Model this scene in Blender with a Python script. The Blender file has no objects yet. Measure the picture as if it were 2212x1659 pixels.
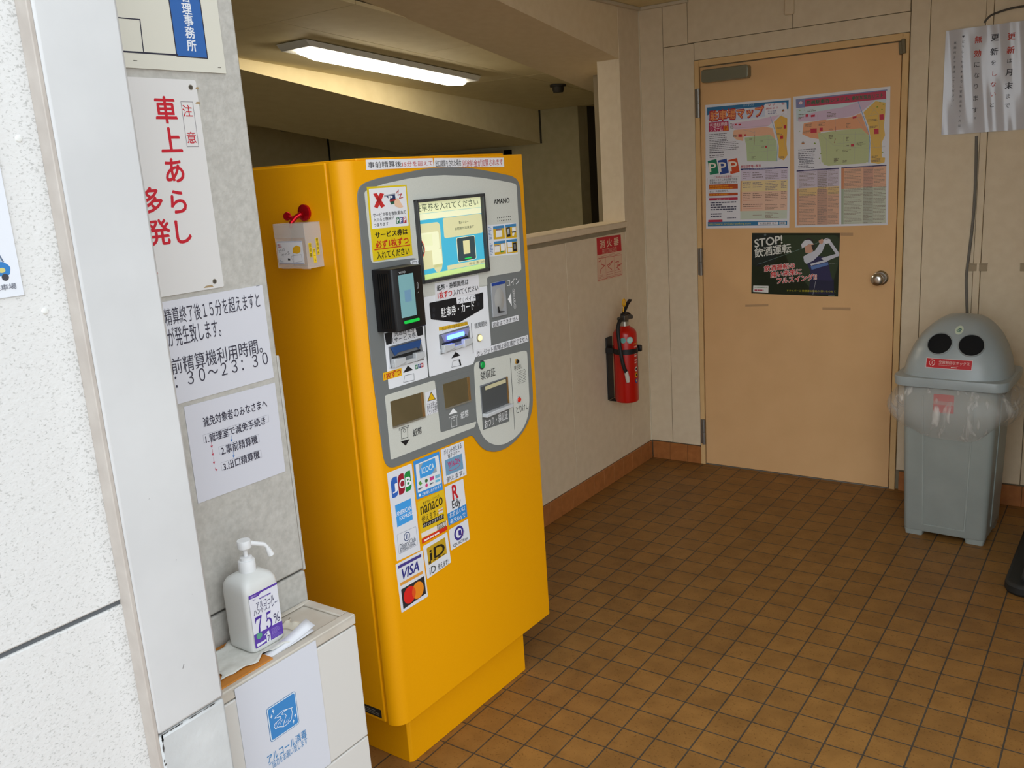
import bpy, bmesh, math, random
from mathutils import Matrix, Vector, Euler
random.seed(7)
SC = bpy.context.scene
COL = SC.collection

# ------------------------------------------------------------------ camera
cam_d = bpy.data.cameras.new('camera')
cam_d.sensor_fit = 'HORIZONTAL'; cam_d.sensor_width = 36.0; cam_d.lens = 31.703
cam_d.clip_start = 0.02; cam_d.clip_end = 200
cam = bpy.data.objects.new('camera', cam_d); COL.objects.link(cam)
_r = (1.34140749, -0.06661188, 0.6194487)
cam.matrix_world = (Matrix.Translation((0.79507, -2.25303, 1.61603)) @ Matrix.Rotation(_r[2], 4, 'Z')
                    @ Matrix.Rotation(_r[0], 4, 'X') @ Matrix.Rotation(_r[1], 4, 'Z'))
SC.camera = cam

# ------------------------------------------------------------------ view, world, lights
SC.view_settings.view_transform = 'Standard'
SC.view_settings.look = 'None'
SC.view_settings.exposure = 0.70
SC.view_settings.gamma = 1.0
SC.view_settings.use_curve_mapping = False
w = bpy.data.worlds.new('overcast_sky'); SC.world = w; w.use_nodes = True
_nt = w.node_tree; _bg = _nt.nodes['Background']
_bg.inputs['Color'].default_value = (0.87, 0.94, 1.0, 1)
# overcast: the open street side (-y) is brighter than the built-up side
_tc = _nt.nodes.new('ShaderNodeTexCoord'); _dp = _nt.nodes.new('ShaderNodeVectorMath'); _dp.operation = 'DOT_PRODUCT'
_dp.inputs[1].default_value = Vector((-.12, -1.0, .22)).normalized()
_mr = _nt.nodes.new('ShaderNodeMapRange'); _mr.inputs['From Min'].default_value = -.5; _mr.inputs['From Max'].default_value = .9
_mr.inputs['To Min'].default_value = .70; _mr.inputs['To Max'].default_value = 2.1
_nt.links.new(_tc.outputs['Generated'], _dp.inputs[0]); _nt.links.new(_dp.outputs['Value'], _mr.inputs['Value']); _nt.links.new(_mr.outputs['Result'], _bg.inputs['Strength'])

# ------------------------------------------------------------------ materials
def lin(h):
    h = h.lstrip('#'); out = []
    for i in (0, 2, 4):
        c = int(h[i:i+2], 16) / 255
        out.append(c/12.92 if c <= .04045 else ((c+.055)/1.055)**2.4)
    return (*out, 1)
_mats = {}
def mat(h, rough=.55, metal=0, spec=.4, key=None):
    k = key or (h, rough, metal, spec)
    if k in _mats: return _mats[k]
    m = bpy.data.materials.new('paint_' + h.lstrip('#')); m.use_nodes = True
    b = m.node_tree.nodes['Principled BSDF']
    b.inputs['Base Color'].default_value = lin(h); b.inputs['Roughness'].default_value = rough
    b.inputs['Metallic'].default_value = metal; b.inputs['Specular IOR Level'].default_value = spec
    _mats[k] = m; return m
def noisy(name, h1, h2, scale=40, rough=.7, bump=0, lo=.35, hi=.7, detail=6, spec=.3, bscale=None, stretch=(1, 1, 1), bdist=.002):
    """two tones mixed by noise over object space, with an optional bump"""
    m = bpy.data.materials.new(name); m.use_nodes = True; n = m.node_tree.nodes; L = m.node_tree.links
    b = n['Principled BSDF']; b.inputs['Roughness'].default_value = rough; b.inputs['Specular IOR Level'].default_value = spec
    tc = n.new('ShaderNodeTexCoord'); mp = n.new('ShaderNodeMapping'); mp.inputs['Scale'].default_value = stretch
    L.new(tc.outputs['Object'], mp.inputs['Vector'])
    t = n.new('ShaderNodeTexNoise'); t.inputs['Scale'].default_value = scale; t.inputs['Detail'].default_value = detail
    L.new(mp.outputs['Vector'], t.inputs['Vector'])
    r = n.new('ShaderNodeValToRGB'); r.color_ramp.elements[0].position = lo; r.color_ramp.elements[1].position = hi
    r.color_ramp.elements[0].color = lin(h1); r.color_ramp.elements[1].color = lin(h2)
    L.new(t.outputs['Fac'], r.inputs['Fac']); L.new(r.outputs['Color'], b.inputs['Base Color'])
    if bump:
        t2 = n.new('ShaderNodeTexNoise'); t2.inputs['Scale'].default_value = bscale or scale; t2.inputs['Detail'].default_value = 5
        L.new(mp.outputs['Vector'], t2.inputs['Vector'])
        bp = n.new('ShaderNodeBump'); bp.inputs['Strength'].default_value = bump; bp.inputs['Distance'].default_value = bdist
        L.new(t2.outputs['Fac'], bp.inputs['Height']); L.new(bp.outputs['Normal'], b.inputs['Normal'])
    return m
def glow(name, h, strength):
    m = bpy.data.materials.new(name); m.use_nodes = True; b = m.node_tree.nodes['Principled BSDF']
    b.inputs['Base Color'].default_value = lin(h); b.inputs['Emission Color'].default_value = lin(h)
    b.inputs['Emission Strength'].default_value = strength; return m
def tiles(name, c1, c2, grout, size, mortar, rough=.45):
    m = bpy.data.materials.new(name); m.use_nodes = True; n = m.node_tree.nodes; L = m.node_tree.links
    b = n['Principled BSDF']; b.inputs['Roughness'].default_value = rough; b.inputs['Specular IOR Level'].default_value = .25
    tc = n.new('ShaderNodeTexCoord')
    br = n.new('ShaderNodeTexBrick'); br.offset = 0; br.squash = 1
    br.inputs['Scale'].default_value = 1; br.inputs['Brick Width'].default_value = size; br.inputs['Row Height'].default_value = size
    br.inputs['Mortar Size'].default_value = mortar; br.inputs['Mortar Smooth'].default_value = .25; br.inputs['Bias'].default_value = 0
    br.inputs['Color1'].default_value = lin(c1); br.inputs['Color2'].default_value = lin(c2); br.inputs['Mortar'].default_value = lin(grout)
    L.new(tc.outputs['Object'], br.inputs['Vector'])
    # fine dark specks burnt into the clay
    t = n.new('ShaderNodeTexNoise'); t.inputs['Scale'].default_value = 170; t.inputs['Detail'].default_value = 3
    L.new(tc.outputs['Object'], t.inputs['Vector'])
    rp = n.new('ShaderNodeValToRGB'); rp.color_ramp.elements[0].position = .60; rp.color_ramp.elements[1].position = .72
    rp.color_ramp.elements[0].color = (1, 1, 1, 1); rp.color_ramp.elements[1].color = (.62, .58, .52, 1)
    L.new(t.outputs['Fac'], rp.inputs['Fac'])
    t3 = n.new('ShaderNodeTexNoise'); t3.inputs['Scale'].default_value = 14; t3.inputs['Detail'].default_value = 4
    L.new(tc.outputs['Object'], t3.inputs['Vector'])
    rp3 = n.new('ShaderNodeValToRGB'); rp3.color_ramp.elements[0].position = .35; rp3.color_ramp.elements[1].position = .65
    rp3.color_ramp.elements[0].color = (.84, .83, .82, 1); rp3.color_ramp.elements[1].color = (1.05, 1.05, 1.04, 1)
    L.new(t3.outputs['Fac'], rp3.inputs['Fac'])
    mx = n.new('ShaderNodeMix'); mx.data_type = 'RGBA'; mx.blend_type = 'MULTIPLY'; mx.inputs[0].default_value = 1
    L.new(br.outputs['Color'], mx.inputs[6]); L.new(rp.outputs['Color'], mx.inputs[7])
    mx2 = n.new('ShaderNodeMix'); mx2.data_type = 'RGBA'; mx2.blend_type = 'MULTIPLY'; mx2.inputs[0].default_value = 1
    L.new(mx.outputs[2], mx2.inputs[6]); L.new(rp3.outputs['Color'], mx2.inputs[7])
    L.new(mx2.outputs[2], b.inputs['Base Color'])
    iv = n.new('ShaderNodeMath'); iv.operation = 'SUBTRACT'; iv.inputs[0].default_value = 1
    L.new(br.outputs['Fac'], iv.inputs[1])
    ad = n.new('ShaderNodeMath'); ad.operation = 'MULTIPLY_ADD'; ad.inputs[1].default_value = .25
    L.new(t.outputs['Fac'], ad.inputs[0]); L.new(iv.outputs[0], ad.inputs[2])
    bp = n.new('ShaderNodeBump'); bp.inputs['Strength'].default_value = .6; bp.inputs['Distance'].default_value = .002
    L.new(ad.outputs[0], bp.inputs['Height']); L.new(bp.outputs['Normal'], b.inputs['Normal'])
    return m
def film(name, h, alpha, rough=.2, streak=None):
    """thin see-through plastic: part transparent, part frosted; streak = (lo, hi) opacity along slanting creases"""
    m = bpy.data.materials.new(name); m.use_nodes = True; n = m.node_tree.nodes; L = m.node_tree.links
    b = n['Principled BSDF']; b.inputs['Base Color'].default_value = lin(h); b.inputs['Roughness'].default_value = rough
    b.inputs['Alpha'].default_value = alpha; b.inputs['Specular IOR Level'].default_value = .5
    if streak:
        tc = n.new('ShaderNodeTexCoord'); mp = n.new('ShaderNodeMapping'); mp.inputs['Scale'].default_value = (1, 1, .16); mp.inputs['Rotation'].default_value = (0, math.radians(32), math.radians(15))
        t = n.new('ShaderNodeTexNoise'); t.inputs['Scale'].default_value = 26; t.inputs['Detail'].default_value = 5; t.inputs['Distortion'].default_value = .6
        L.new(tc.outputs['Object'], mp.inputs['Vector']); L.new(mp.outputs['Vector'], t.inputs['Vector'])
        bp = n.new('ShaderNodeBump'); bp.inputs['Strength'].default_value = .5; bp.inputs['Distance'].default_value = .01
        L.new(t.outputs['Fac'], bp.inputs['Height']); L.new(bp.outputs['Normal'], b.inputs['Normal'])
        rp = n.new('ShaderNodeMapRange'); rp.interpolation_type = 'SMOOTHSTEP'; rp.inputs['From Min'].default_value = .50; rp.inputs['From Max'].default_value = .72
        rp.inputs['To Min'].default_value = streak[0]; rp.inputs['To Max'].default_value = streak[1]
        L.new(t.outputs['Fac'], rp.inputs['Value']); L.new(rp.outputs['Result'], b.inputs['Alpha'])
    return m

M_BEIGE = noisy('beige_wall_paint', '#d6c4a6', '#dccbae', 25, .6, .25, bscale=220, bdist=.001)
M_CEIL = noisy('ceiling_board_paint', '#d8c89c', '#decfa4', 12, .8)
M_BEAM = noisy('beam_paint', '#dfcca8', '#e4d2b0', 25, .75)
M_CONC = noisy('grey_concrete', '#b2afa8', '#c2bfb8', 70, .85, .5, bscale=160)
M_ROUGH = noisy('rough_white_render', '#b8b7b4', '#d8d7d5', 330, .9, .22, lo=.30, hi=.42, bscale=160, stretch=(1, .7, 1.1), bdist=.003, detail=3)
def grime(m, y_edge, reach):
    """more dirt specks on the strip next to the column, where the render meets the bare return"""
    n = m.node_tree.nodes; L = m.node_tree.links; r = n['Color Ramp']; src = r.inputs['Fac'].links[0].from_socket
    ge = n.new('ShaderNodeNewGeometry'); sp = n.new('ShaderNodeSeparateXYZ'); L.new(ge.outputs['Position'], sp.inputs[0])
    mr = n.new('ShaderNodeMapRange'); mr.interpolation_type = 'SMOOTHSTEP'
    mr.inputs['From Min'].default_value = y_edge - reach; mr.inputs['From Max'].default_value = y_edge; mr.inputs['To Min'].default_value = 0; mr.inputs['To Max'].default_value = .075
    L.new(sp.outputs['Y'], mr.inputs['Value']); mm = n.new('ShaderNodeMath'); mm.operation = 'SUBTRACT'
    L.new(src, mm.inputs[0]); L.new(mr.outputs['Result'], mm.inputs[1]); L.new(mm.outputs[0], r.inputs['Fac'])
grime(M_ROUGH, -1.522, .05)
M_SMOOTH = noisy('smooth_white_paint', '#c6c6c6', '#d0d0d0', 5, .5)
M_TRIMW = noisy('bare_return_paint', '#b3aaa2', '#beb6ae', 20, .7)
M_DARK = mat('#2a2723', .8)
M_JOINT = mat('#857860', .9); M_CAULK = mat('#b3a488', .8)
M_FLOOR = tiles('brown_floor_tile', '#956b37', '#886132', '#4a433a', .105, .0026)
M_BASE = noisy('orange_brown_wall_tile', '#ab6c3a', '#9a6032', 30, .45)
M_YEL = noisy('yellow_powder_coat', '#eaa000', '#eca302', 300, .38, .15, bscale=500, bdist=.0005)
M_GREYD = mat('#717473', .55); M_GREYL = noisy('light_grey_panel', '#c6c7be', '#cccdc4', 400, .5)
M_WHITE = mat('#e4e6ea', .5)
M_BLK = mat('#141416', .35)
M_CHROME = mat('#c8c4bc', .25, 1)
M_STEEL = mat('#8f8c86', .4, .8)

# ------------------------------------------------------------------ mesh helpers
class MB:
    """collects faces, then links them as ONE mesh object"""
    def __init__(s): s.v = []; s.f = []; s.m = []; s.s = []
    def add(s, vs, fs, mi=0, smooth=False):
        o = len(s.v); s.v += [tuple(v) for v in vs]
        for f in fs: s.f.append([i+o for i in f]); s.m.append(mi); s.s.append(smooth)
        return s
    def box(s, lo, hi, mi=0):
        x0, y0, z0 = lo; x1, y1, z1 = hi
        return s.add([(x0,y0,z0),(x1,y0,z0),(x1,y1,z0),(x0,y1,z0),(x0,y0,z1),(x1,y0,z1),(x1,y1,z1),(x0,y1,z1)],
                     [(0,3,2,1),(4,5,6,7),(0,1,5,4),(1,2,6,5),(2,3,7,6),(3,0,4,7)], mi)
    def prism(s, poly, fn, d0, d1, mi=0, smooth=False):
        n = len(poly)
        s.add([fn(a,b,d0) for a,b in poly] + [fn(a,b,d1) for a,b in poly], [list(range(n))[::-1], list(range(n, 2*n))], mi)
        s.add([fn(a,b,d0) for a,b in poly] + [fn(a,b,d1) for a,b in poly], [(i,(i+1)%n,n+(i+1)%n,n+i) for i in range(n)], mi, smooth)
        return s
    def loft(s, rings, mi=0, smooth=True, cap=True, closed=True):
        n = len(rings[0]); vs = [p for r in rings for p in r]; fs = []
        for k in range(len(rings)-1):
            for i in range(n if closed else n-1):
                j = (i+1) % n
                fs.append((k*n+i, k*n+j, (k+1)*n+j, (k+1)*n+i))
        s.add(vs, fs, mi, smooth)
        if cap:
            s.add(rings[0], [list(range(n))[::-1]], mi); s.add(rings[-1], [list(range(n))], mi)
        return s
    def lathe(s, prof, c=(0,0,0), axis=(0,0,1), n=28, mi=0, cap=True):
        z = Vector(axis).normalized(); x = z.orthogonal().normalized(); y = z.cross(x); c = Vector(c)
        rings = [[tuple(c + z*h + (x*math.cos(2*math.pi*i/n) + y*math.sin(2*math.pi*i/n))*r) for i in range(n)] for r, h in prof]
        return s.loft(rings, mi, True, cap)
    def tube(s, pts, r, n=10, mi=0):
        pts = [Vector(p) for p in pts]; rings = []; up = None
        for i, p in enumerate(pts):
            t = (pts[min(i+1, len(pts)-1)] - pts[max(i-1, 0)]).normalized()
            x = (up - t*up.dot(t)).normalized() if up and (up - t*up.dot(t)).length > 1e-4 else t.orthogonal().normalized()
            up = x; y = t.cross(x); rr = r[i] if isinstance(r, (list, tuple)) else r
            rings.append([tuple(p + (x*math.cos(2*math.pi*k/n) + y*math.sin(2*math.pi*k/n))*rr) for k in range(n)])
        return s.loft(rings, mi)
    def build(s, name, mats, parent=None, bevel=0, seg=2, centre=True, recalc=True):
        if not isinstance(mats, (list, tuple)): mats = [mats]
        off = Vector((0, 0, 0))
        if centre:
            lo = Vector([min(v[i] for v in s.v) for i in range(3)]); hi = Vector([max(v[i] for v in s.v) for i in range(3)])
            off = Vector(((lo.x+hi.x)/2, (lo.y+hi.y)/2, lo.z))
        me = bpy.data.meshes.new(name)
        me.from_pydata([tuple(Vector(v) - off) for v in s.v], [], s.f)
        for m in mats: me.materials.append(m)
        me.polygons.foreach_set('material_index', s.m); me.polygons.foreach_set('use_smooth', s.s)
        if recalc:
            bm = bmesh.new(); bm.from_mesh(me)
            bmesh.ops.remove_doubles(bm, verts=bm.verts, dist=1e-6)
            bmesh.ops.recalc_face_normals(bm, faces=bm.faces); bm.to_mesh(me); bm.free()
            me.polygons.foreach_set('use_smooth', [True]*len(me.polygons)); me.set_sharp_from_angle(angle=math.radians(38))
        me.update()
        o = bpy.data.objects.new(name, me); COL.objects.link(o); o.location = off
        if parent:
            o.parent = parent                       # a turned Empty: its parts are given in its own frame; else in the room's
            if parent.type == 'MESH' or parent.rotation_euler.z == 0: o.location = off - parent.location
        if bevel:
            b = o.modifiers.new('bevel', 'BEVEL'); b.width = bevel; b.segments = seg; b.limit_method = 'ANGLE'; b.angle_limit = math.radians(40)
        return o
def thing(name, label, cat, loc=(0,0,0), rotz=0, group=None):
    o = bpy.data.objects.new(name, None); COL.objects.link(o); o.empty_display_size = .1
    o.location = loc; o.rotation_euler = (0, 0, rotz); return tag(o, label, cat, group)
def tag(o, label, cat, group=None):
    o['label'] = label; o['category'] = cat
    if group: o['group'] = group
    return o
def struct(o, kind='structure'): o['kind'] = kind; return o
def bx(name, lo, hi, m, parent=None, bevel=0): return MB().box(lo, hi).build(name, m, parent, bevel)
def wbox(name, lo, hi, m, bevel=0): return struct(bx(name, lo, hi, m, None, bevel))
def PX(X): return lambda a, b, d: (X + d, a, b)          # a sheet facing +x: a runs along y, b is height
def PY(Y): return lambda a, b, d: (a, Y - d, b)          # a sheet facing -y: a runs along x, b is height
def circ(c, r, n=24, ry=None): return [(c[0]+r*math.cos(2*math.pi*i/n), c[1]+(ry or r)*math.sin(2*math.pi*i/n)) for i in range(n)]
def rrect(a0, b0, a1, b1, r, k=4):
    p = []
    for cx, cy, s in ((a1-r, b1-r, 0), (a0+r, b1-r, 90), (a0+r, b0+r, 180), (a1-r, b0+r, 270)):
        for i in range(k+1):
            t = math.radians(s + 90*i/k); p.append((cx+r*math.cos(t), cy+r*math.sin(t)))
    return p
def smooth_poly(p, r):
    """rounds the corners of an outline"""
    out = []; n = len(p)
    for i in range(n):
        a, b, c = Vector(p[i-1]), Vector(p[i]), Vector(p[(i+1) % n])
        d1, d2 = (a-b), (c-b); q = min(r, d1.length*.45, d2.length*.45)
        s, e = b + d1.normalized()*q, b + d2.normalized()*q
        for t in (0, .25, .5, .75, 1): out.append(tuple((1-t)**2*s + 2*t*(1-t)*b + t*t*e))
    return out

# ------------------------------------------------------------------ lettering
_glyphs = {}
def glyphs(body, bold=0.0):
    k = (body, bold)
    if k not in _glyphs:
        c = bpy.data.curves.new('lettering', 'FONT'); c.body = body; c.size = 1; c.resolution_u = 3; c.offset = bold
        o = bpy.data.objects.new('lettering', c); me = o.to_mesh()
        v = [(p.co.x, p.co.y) for p in me.vertices]; f = [list(q.vertices) for q in me.polygons]
        o.to_mesh_clear(); bpy.data.objects.remove(o); bpy.data.curves.remove(c)
        _glyphs[k] = (v, f, min(p[0] for p in v), max(p[0] for p in v), min(p[1] for p in v), max(p[1] for p in v))
    return _glyphs[k]
def shifts(bold):
    """heavier strokes: the letter set several times, a hair apart"""
    if bold < .008: return [(0, 0)]
    if bold < .05: return [(-bold*.7, -bold*.4), (bold*.7, -bold*.4), (0, bold*.7)]
    return [(bold*math.cos(t*math.pi/4), bold*math.sin(t*math.pi/4)) for t in range(8)]
class Print:
    """a flat sheet with what is printed on it: ONE mesh; l is the ink layer"""
    EPS = .00018
    def __init__(s, fn, base=0.0): s.mb = MB(); s.fn = fn; s.base = base; s.cols = []
    def ci(s, col):
        m = mat(col) if isinstance(col, str) else col
        if m not in s.cols: s.cols.append(m)
        return s.cols.index(m)
    def d(s, l): return s.base + l*s.EPS
    def plate(s, poly, col, thick=.0004, rough=None):
        m = mat(col, rough) if rough is not None and isinstance(col, str) else col
        s.mb.prism(poly, s.fn, s.base - thick, s.base, s.ci(m)); return s
    def poly(s, p, col, l=1):
        s.mb.add([s.fn(a, b, s.d(l)) for a, b in p], [list(range(len(p)))], s.ci(col)); return s
    def rect(s, a0, b0, a1, b1, col, l=1): return s.poly([(a0,b0),(a1,b0),(a1,b1),(a0,b1)], col, l)
    def circ(s, c, r, col, l=1, ry=None): return s.poly(circ(c, r, 28, ry), col, l)
    def line(s, pts, w, col, l=2):
        for i, (p, q) in enumerate(zip(pts[:-1], pts[1:])):
            p, q = Vector(p), Vector(q); t = (q-p)
            if t.length < 1e-9: continue
            t.normalize(); nn = Vector((-t.y, t.x))*w/2; e = t*w*.4
            s.poly([tuple(p-e+nn), tuple(p-e-nn), tuple(q+e-nn), tuple(q+e+nn)], col, l + .06*(i % 7))
        return s
    def loop(s, pts, w, col, l=2): return s.line(list(pts)+[pts[0]], w, col, l)
    def text(s, r, body, col, bold=.012, l=4, shear=0, rot=0):
        v, f, x0, x1, y0, y1 = glyphs(body); a0, b0, a1, b1 = r; ca, cb = (a0+a1)/2, (b0+b1)/2; cr, sr = math.cos(math.radians(rot)), math.sin(math.radians(rot))
        for n, (ox, oy) in enumerate(shifts(bold)):
            o = []
            for x, y in v:
                b = b0 + (y+oy-y0)/(y1-y0)*(b1-b0); a = a0 + (x+ox-x0)/(x1-x0)*(a1-a0) + shear*(b-cb)
                da, db = a-ca, b-cb; o.append(s.fn(ca+da*cr-db*sr, cb+da*sr+db*cr, s.d(l + n*.12)))
            s.mb.add(o, f, s.ci(col))
        return s
    def chars(s, body, pts, w, h, col, bold=.02, l=4):
        """one character at each point, keeping its place in its own square"""
        for ch, (ca, cb) in zip(body, pts):
            v, f, *_ = glyphs(ch)
            for n, (ox, oy) in enumerate(shifts(bold)): s.mb.add([s.fn(ca+(x+ox-.5)*w, cb+(y+oy-.38)*h, s.d(l + n*.12)) for x, y in v], f, s.ci(col))
        return s
    def greek(s, a0, b0, a1, b1, rows, col, l=3, fill=.45, cover=.85, seed=1):
        """lines of print too small to read: broken strokes"""
        R = random.Random(seed); H = (b1-b0)/rows
        for k in range(rows):
            y = b1 - (k+.5)*H; a = a0; end = a0 + (a1-a0)*(cover + (1-cover)*R.random() if R.random() > .25 else cover*R.uniform(.5, .9))
            while a < end:
                g = H*R.uniform(.5, 1.6)
                s.rect(a, y-H*fill/2, min(a+g, end), y+H*fill/2, col, l); a += g + H*R.uniform(.12, .3)
        return s
    def build(s, name, parent=None): return s.mb.build(name, s.cols, parent, recalc=False)

# ================================================================== the setting
PYW = 2.166                                                       # front of the door wall
wbox('floor', (-5.4, -2.9, -.12), (3.2, 8, 0), M_FLOOR)
wbox('floor_apron', (-12, -22, -.12), (14, -2.902, -.004), noisy('pale_bounce_concrete', '#b6b4ae', '#c2c0ba', 2, .9))  # unseen ground, made pale to bounce daylight indoors
wbox('floor_yard', (3.202, -2.9, -.12), (14, 8, -.004), M_CONC)

# ---- door wall, made of painted boards with open joints over a dark backing
wbox('wall_back_core', (-1.7, PYW+.012, -.02), (1.14, PYW+.14, 2.9), M_JOINT)
xs1 = -1.284; xs2 = -1.118                                        # board joint left of the door, outer edge of the frame
def board(n, x0, x1, z0, z1, t=0): return wbox('wall_back' , (x0+.0013, PYW-t, z0+.0013), (x1-.0013, PYW+.02, z1-.0013), M_BEIGE, .0015)
XR = -.036
board(0, -1.4165, xs1, .1, 2.9); board(1, xs1, xs2, .1, 2.18); board(1, xs1, -1.15, 2.18, 2.9)
board(2, xs2, -.115, 2.098, 2.183); board(3, -1.15, -.63, 2.183, 2.9); board(3, -.63, -.117, 2.183, 2.9)
board(4, -.115, XR, .1, 2.9); board(5, XR, .178, .1, 2.9); board(6, .206, .412, .1, 2.9); board(6, .412, 1.0, .1, 2.9)
wbox('trim_1', (.1785, PYW-.006, .1), (.2055, PYW+.02, 2.9), M_BEIGE, .002)          # cover strip between boards
for x in (-.64,): wbox('trim_2', (x-.022, PYW-.02, 2.243), (x+.022, PYW, 2.9), M_BEIGE, .006)
# ---- low wall on the left with its sill, post and beam
LX = -1.415
M_LW = M_BEIGE
wbox('wall_left_core', (LX-.125, -.6, -.02), (LX-.004, 2.16, 1.28), M_CAULK)
wbox('trim_10', (LX-.003, PYW-.006, .1), (LX+.004, PYW+.001, 2.37), mat('#d8ccb4', .6))
for y0, y1 in ((-.6, .62), (.62, 1.345), (1.345, 1.94), (1.94, 2.166)):
    wbox('wall_left', (LX-.02, y0+.0015, .1), (LX, y1-.0015, 1.285 if y1 < 2 else 2.39), M_LW, .0015)
wbox('wall_left_post', (LX-.128, 1.944, 0), (LX-.021, 2.166, 2.39), M_BEIGE)
wbox('trim_3', (LX-.14, -.6, 1.306), (LX+.012, 1.945, 1.338), M_BEIGE, .004)          # sill
wbox('trim_4', (LX-.13, -.6, 1.285), (LX+.001, 1.944, 1.306), noisy('sill_darker_band', '#8b7f66', '#95886e', 20, .7))  # darker band between sill and wall
# sloping beam: its face and its underside follow the ramp overhead
SL = -.158
bz = lambda y: 2.135 + SL*(y-1.92)
beam = MB().prism([(-2.2, bz(-2.2)), (3.86, bz(3.86)), (3.86, 3.2), (-2.2, 3.2)], PX(0), -1.9, LX-.002)
struct(beam.build('wall_left_beam', M_BEAM))
wbox('ceiling', (LX+.003, -.7, 2.388), (1.13, PYW, 2.5), M_CEIL)
wbox('trim_5', (LX, 1.2, 2.372), (LX+.02, PYW-.001, 2.3875), mat('#c9bda6', .6), .002)
wbox('trim_6', (LX+.021, PYW-.02, 2.372), (-1.14, PYW-.001, 2.3875), mat('#c9bda6', .6), .002)
wbox('wall_right_unseen', (1.0, -.05, 0), (1.13, PYW, 2.39), M_BEIGE)  # unseen wall, set close in to darken the right side
# ---- tiled baseboards, one tile beside the next
def base_row(name, fn, a0, a1, step, z1):
    b = MB(); a = a0
    while a < a1 - .004:
        e = min(a+step, a1); b.prism([(a+.001, .001), (e-.001, .001), (e-.001, z1), (a+.001, z1)], fn, 0, .011); a = e
    return struct(b.build(name, M_BASE, bevel=.0012))
base_row('baseboard_left', PX(LX), -.6, PYW-.013, .1045, .099)
base_row('baseboard_back', PY(PYW), LX+.013, xs2+.003, .1045, .098)
base_row('baseboard_back_right', PY(PYW), -.1, 1.0, .1045, .096)

# ---- parking hall beyond the low wall, under a sloping ceiling
cz = lambda y: 2.294 - .0745*(y-.91)
wbox('floor_hall', (-5.46, -2.2, -.01), (-1.56, 3.862, .004), noisy('hall_concrete_floor', '#a09a8c', '#aea89a', 5, .8))  # unseen slab, added pale so the hall gets more bounced light
cl = MB()
xe = [-5.457, -4.463, -3.137, -2.36, -1.89]; ye = [-2.2, -1.274, -.332, .61, 1.552, 2.494, 3.86]
for i in range(len(xe)-1):
    for j in range(len(ye)-1):
        y0, y1 = ye[j]+.002, ye[j+1]-.002
        cl.prism([(y0, cz(y0)), (y1, cz(y1)), (y1, cz(y1)+.015), (y0, cz(y0)+.015)], PX(0), xe[i]+.002, xe[i+1]-.002)
struct(cl.build('ceiling_hall', M_CEIL))
struct(MB().prism([(-2.2, cz(-2.2)+.012), (3.86, cz(3.86)+.012), (3.86, 3.2), (-2.2, 3.2)], PX(0), -5.5, -1.91).build('ceiling_hall_core', M_JOINT))
b2 = lambda y: 2.228 - .1434*(y-1.042)
struct(MB().prism([(-2.2, b2(-2.2)), (3.87, b2(3.87)), (3.87, 3.2), (-2.2, 3.2)], PX(0), -4.463, -3.137).build('wall_hall_beam', M_CEIL))
M_HALL = noisy('hall_wall_paint', '#b3a884', '#bcb18c', 15, .75)
wbox('wall_hall_back', (-5.5, 3.862, 0), (-2.792, 4.0, 2.8), M_HALL)
wbox('wall_hall_left', (-5.6, -2.2, 0), (-5.457, 3.87, 2.8), noisy('hall_side_paint', '#b8aa82', '#c0b28a', 15, .75))
wbox('wall_hall_recess', (-2.9, 4.001, 0), (-2.792, 7.6, 2.8), mat('#4e463a', .8))  # recess wall coloured darker than the hall walls
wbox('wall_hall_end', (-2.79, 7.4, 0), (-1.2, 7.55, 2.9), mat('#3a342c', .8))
wbox('wall_hall_side', (-1.5, 2.31, 0), (-1.4, 7.4, 2.9), M_HALL)
wbox('wall_hall_front', (-5.6, -2.35, 0), (-1.6, -2.2, 2.8), M_HALL)
wbox('ceiling_recess', (-2.8, 3.87, 2.074), (-1.4, 7.5, 2.2), M_CEIL)
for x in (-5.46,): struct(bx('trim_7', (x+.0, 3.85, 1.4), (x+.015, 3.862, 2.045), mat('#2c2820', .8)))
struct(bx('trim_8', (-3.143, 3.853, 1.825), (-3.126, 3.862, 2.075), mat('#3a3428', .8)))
# a dark steel door with a window, half hidden behind the post
dd = thing('steel_door', 'dark steel door leaf with a narrow window in the unlit recess of the hall', 'door', (-2.722, 4.847, 0.000))
bx('door_leaf', (-2.764, 4.484, 0.010), (-2.722, 5.417, 2.014), mat('#3a332b', .5), dd, .004)
bx('door_pane', (-2.722, 4.743, 0.874), (-2.716, 5.106, 1.620), mat('#17181a', .15), dd)
fr = MB()
for lo, hi in (((-2.722, 4.702, 0.833), (-2.707, 4.743, 1.662)), ((-2.722, 5.106, 0.833), (-2.707, 5.147, 1.662)), ((-2.722, 4.702, 1.620), (-2.707, 5.147, 1.662))): fr.box(lo, hi)
fr.build('pane_frame', mat('#23201c', .5), dd)
lo_ = thing('louvred_shutter', 'dark louvred door top in the far hall wall, just above the yellow machine', 'shutter', (-3.934, 3.842, 0.000))
f = MB(); f.box((-4.473, 3.811, 0.000), (-4.432, 3.863, 1.796)); f.box((-3.458, 3.811, 0.000), (-3.416, 3.863, 1.796)); f.box((-4.473, 3.811, 1.760), (-3.416, 3.863, 1.796)); f.build('frame', mat('#7c7158', .7), lo_)
f = MB()
for k in range(22): f.box((-4.431, 3.838, .08+k*.077), (-3.458, 3.857, .08+k*.077+.05))
f.build('louvres', mat('#4b4437', .7), lo_)
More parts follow.
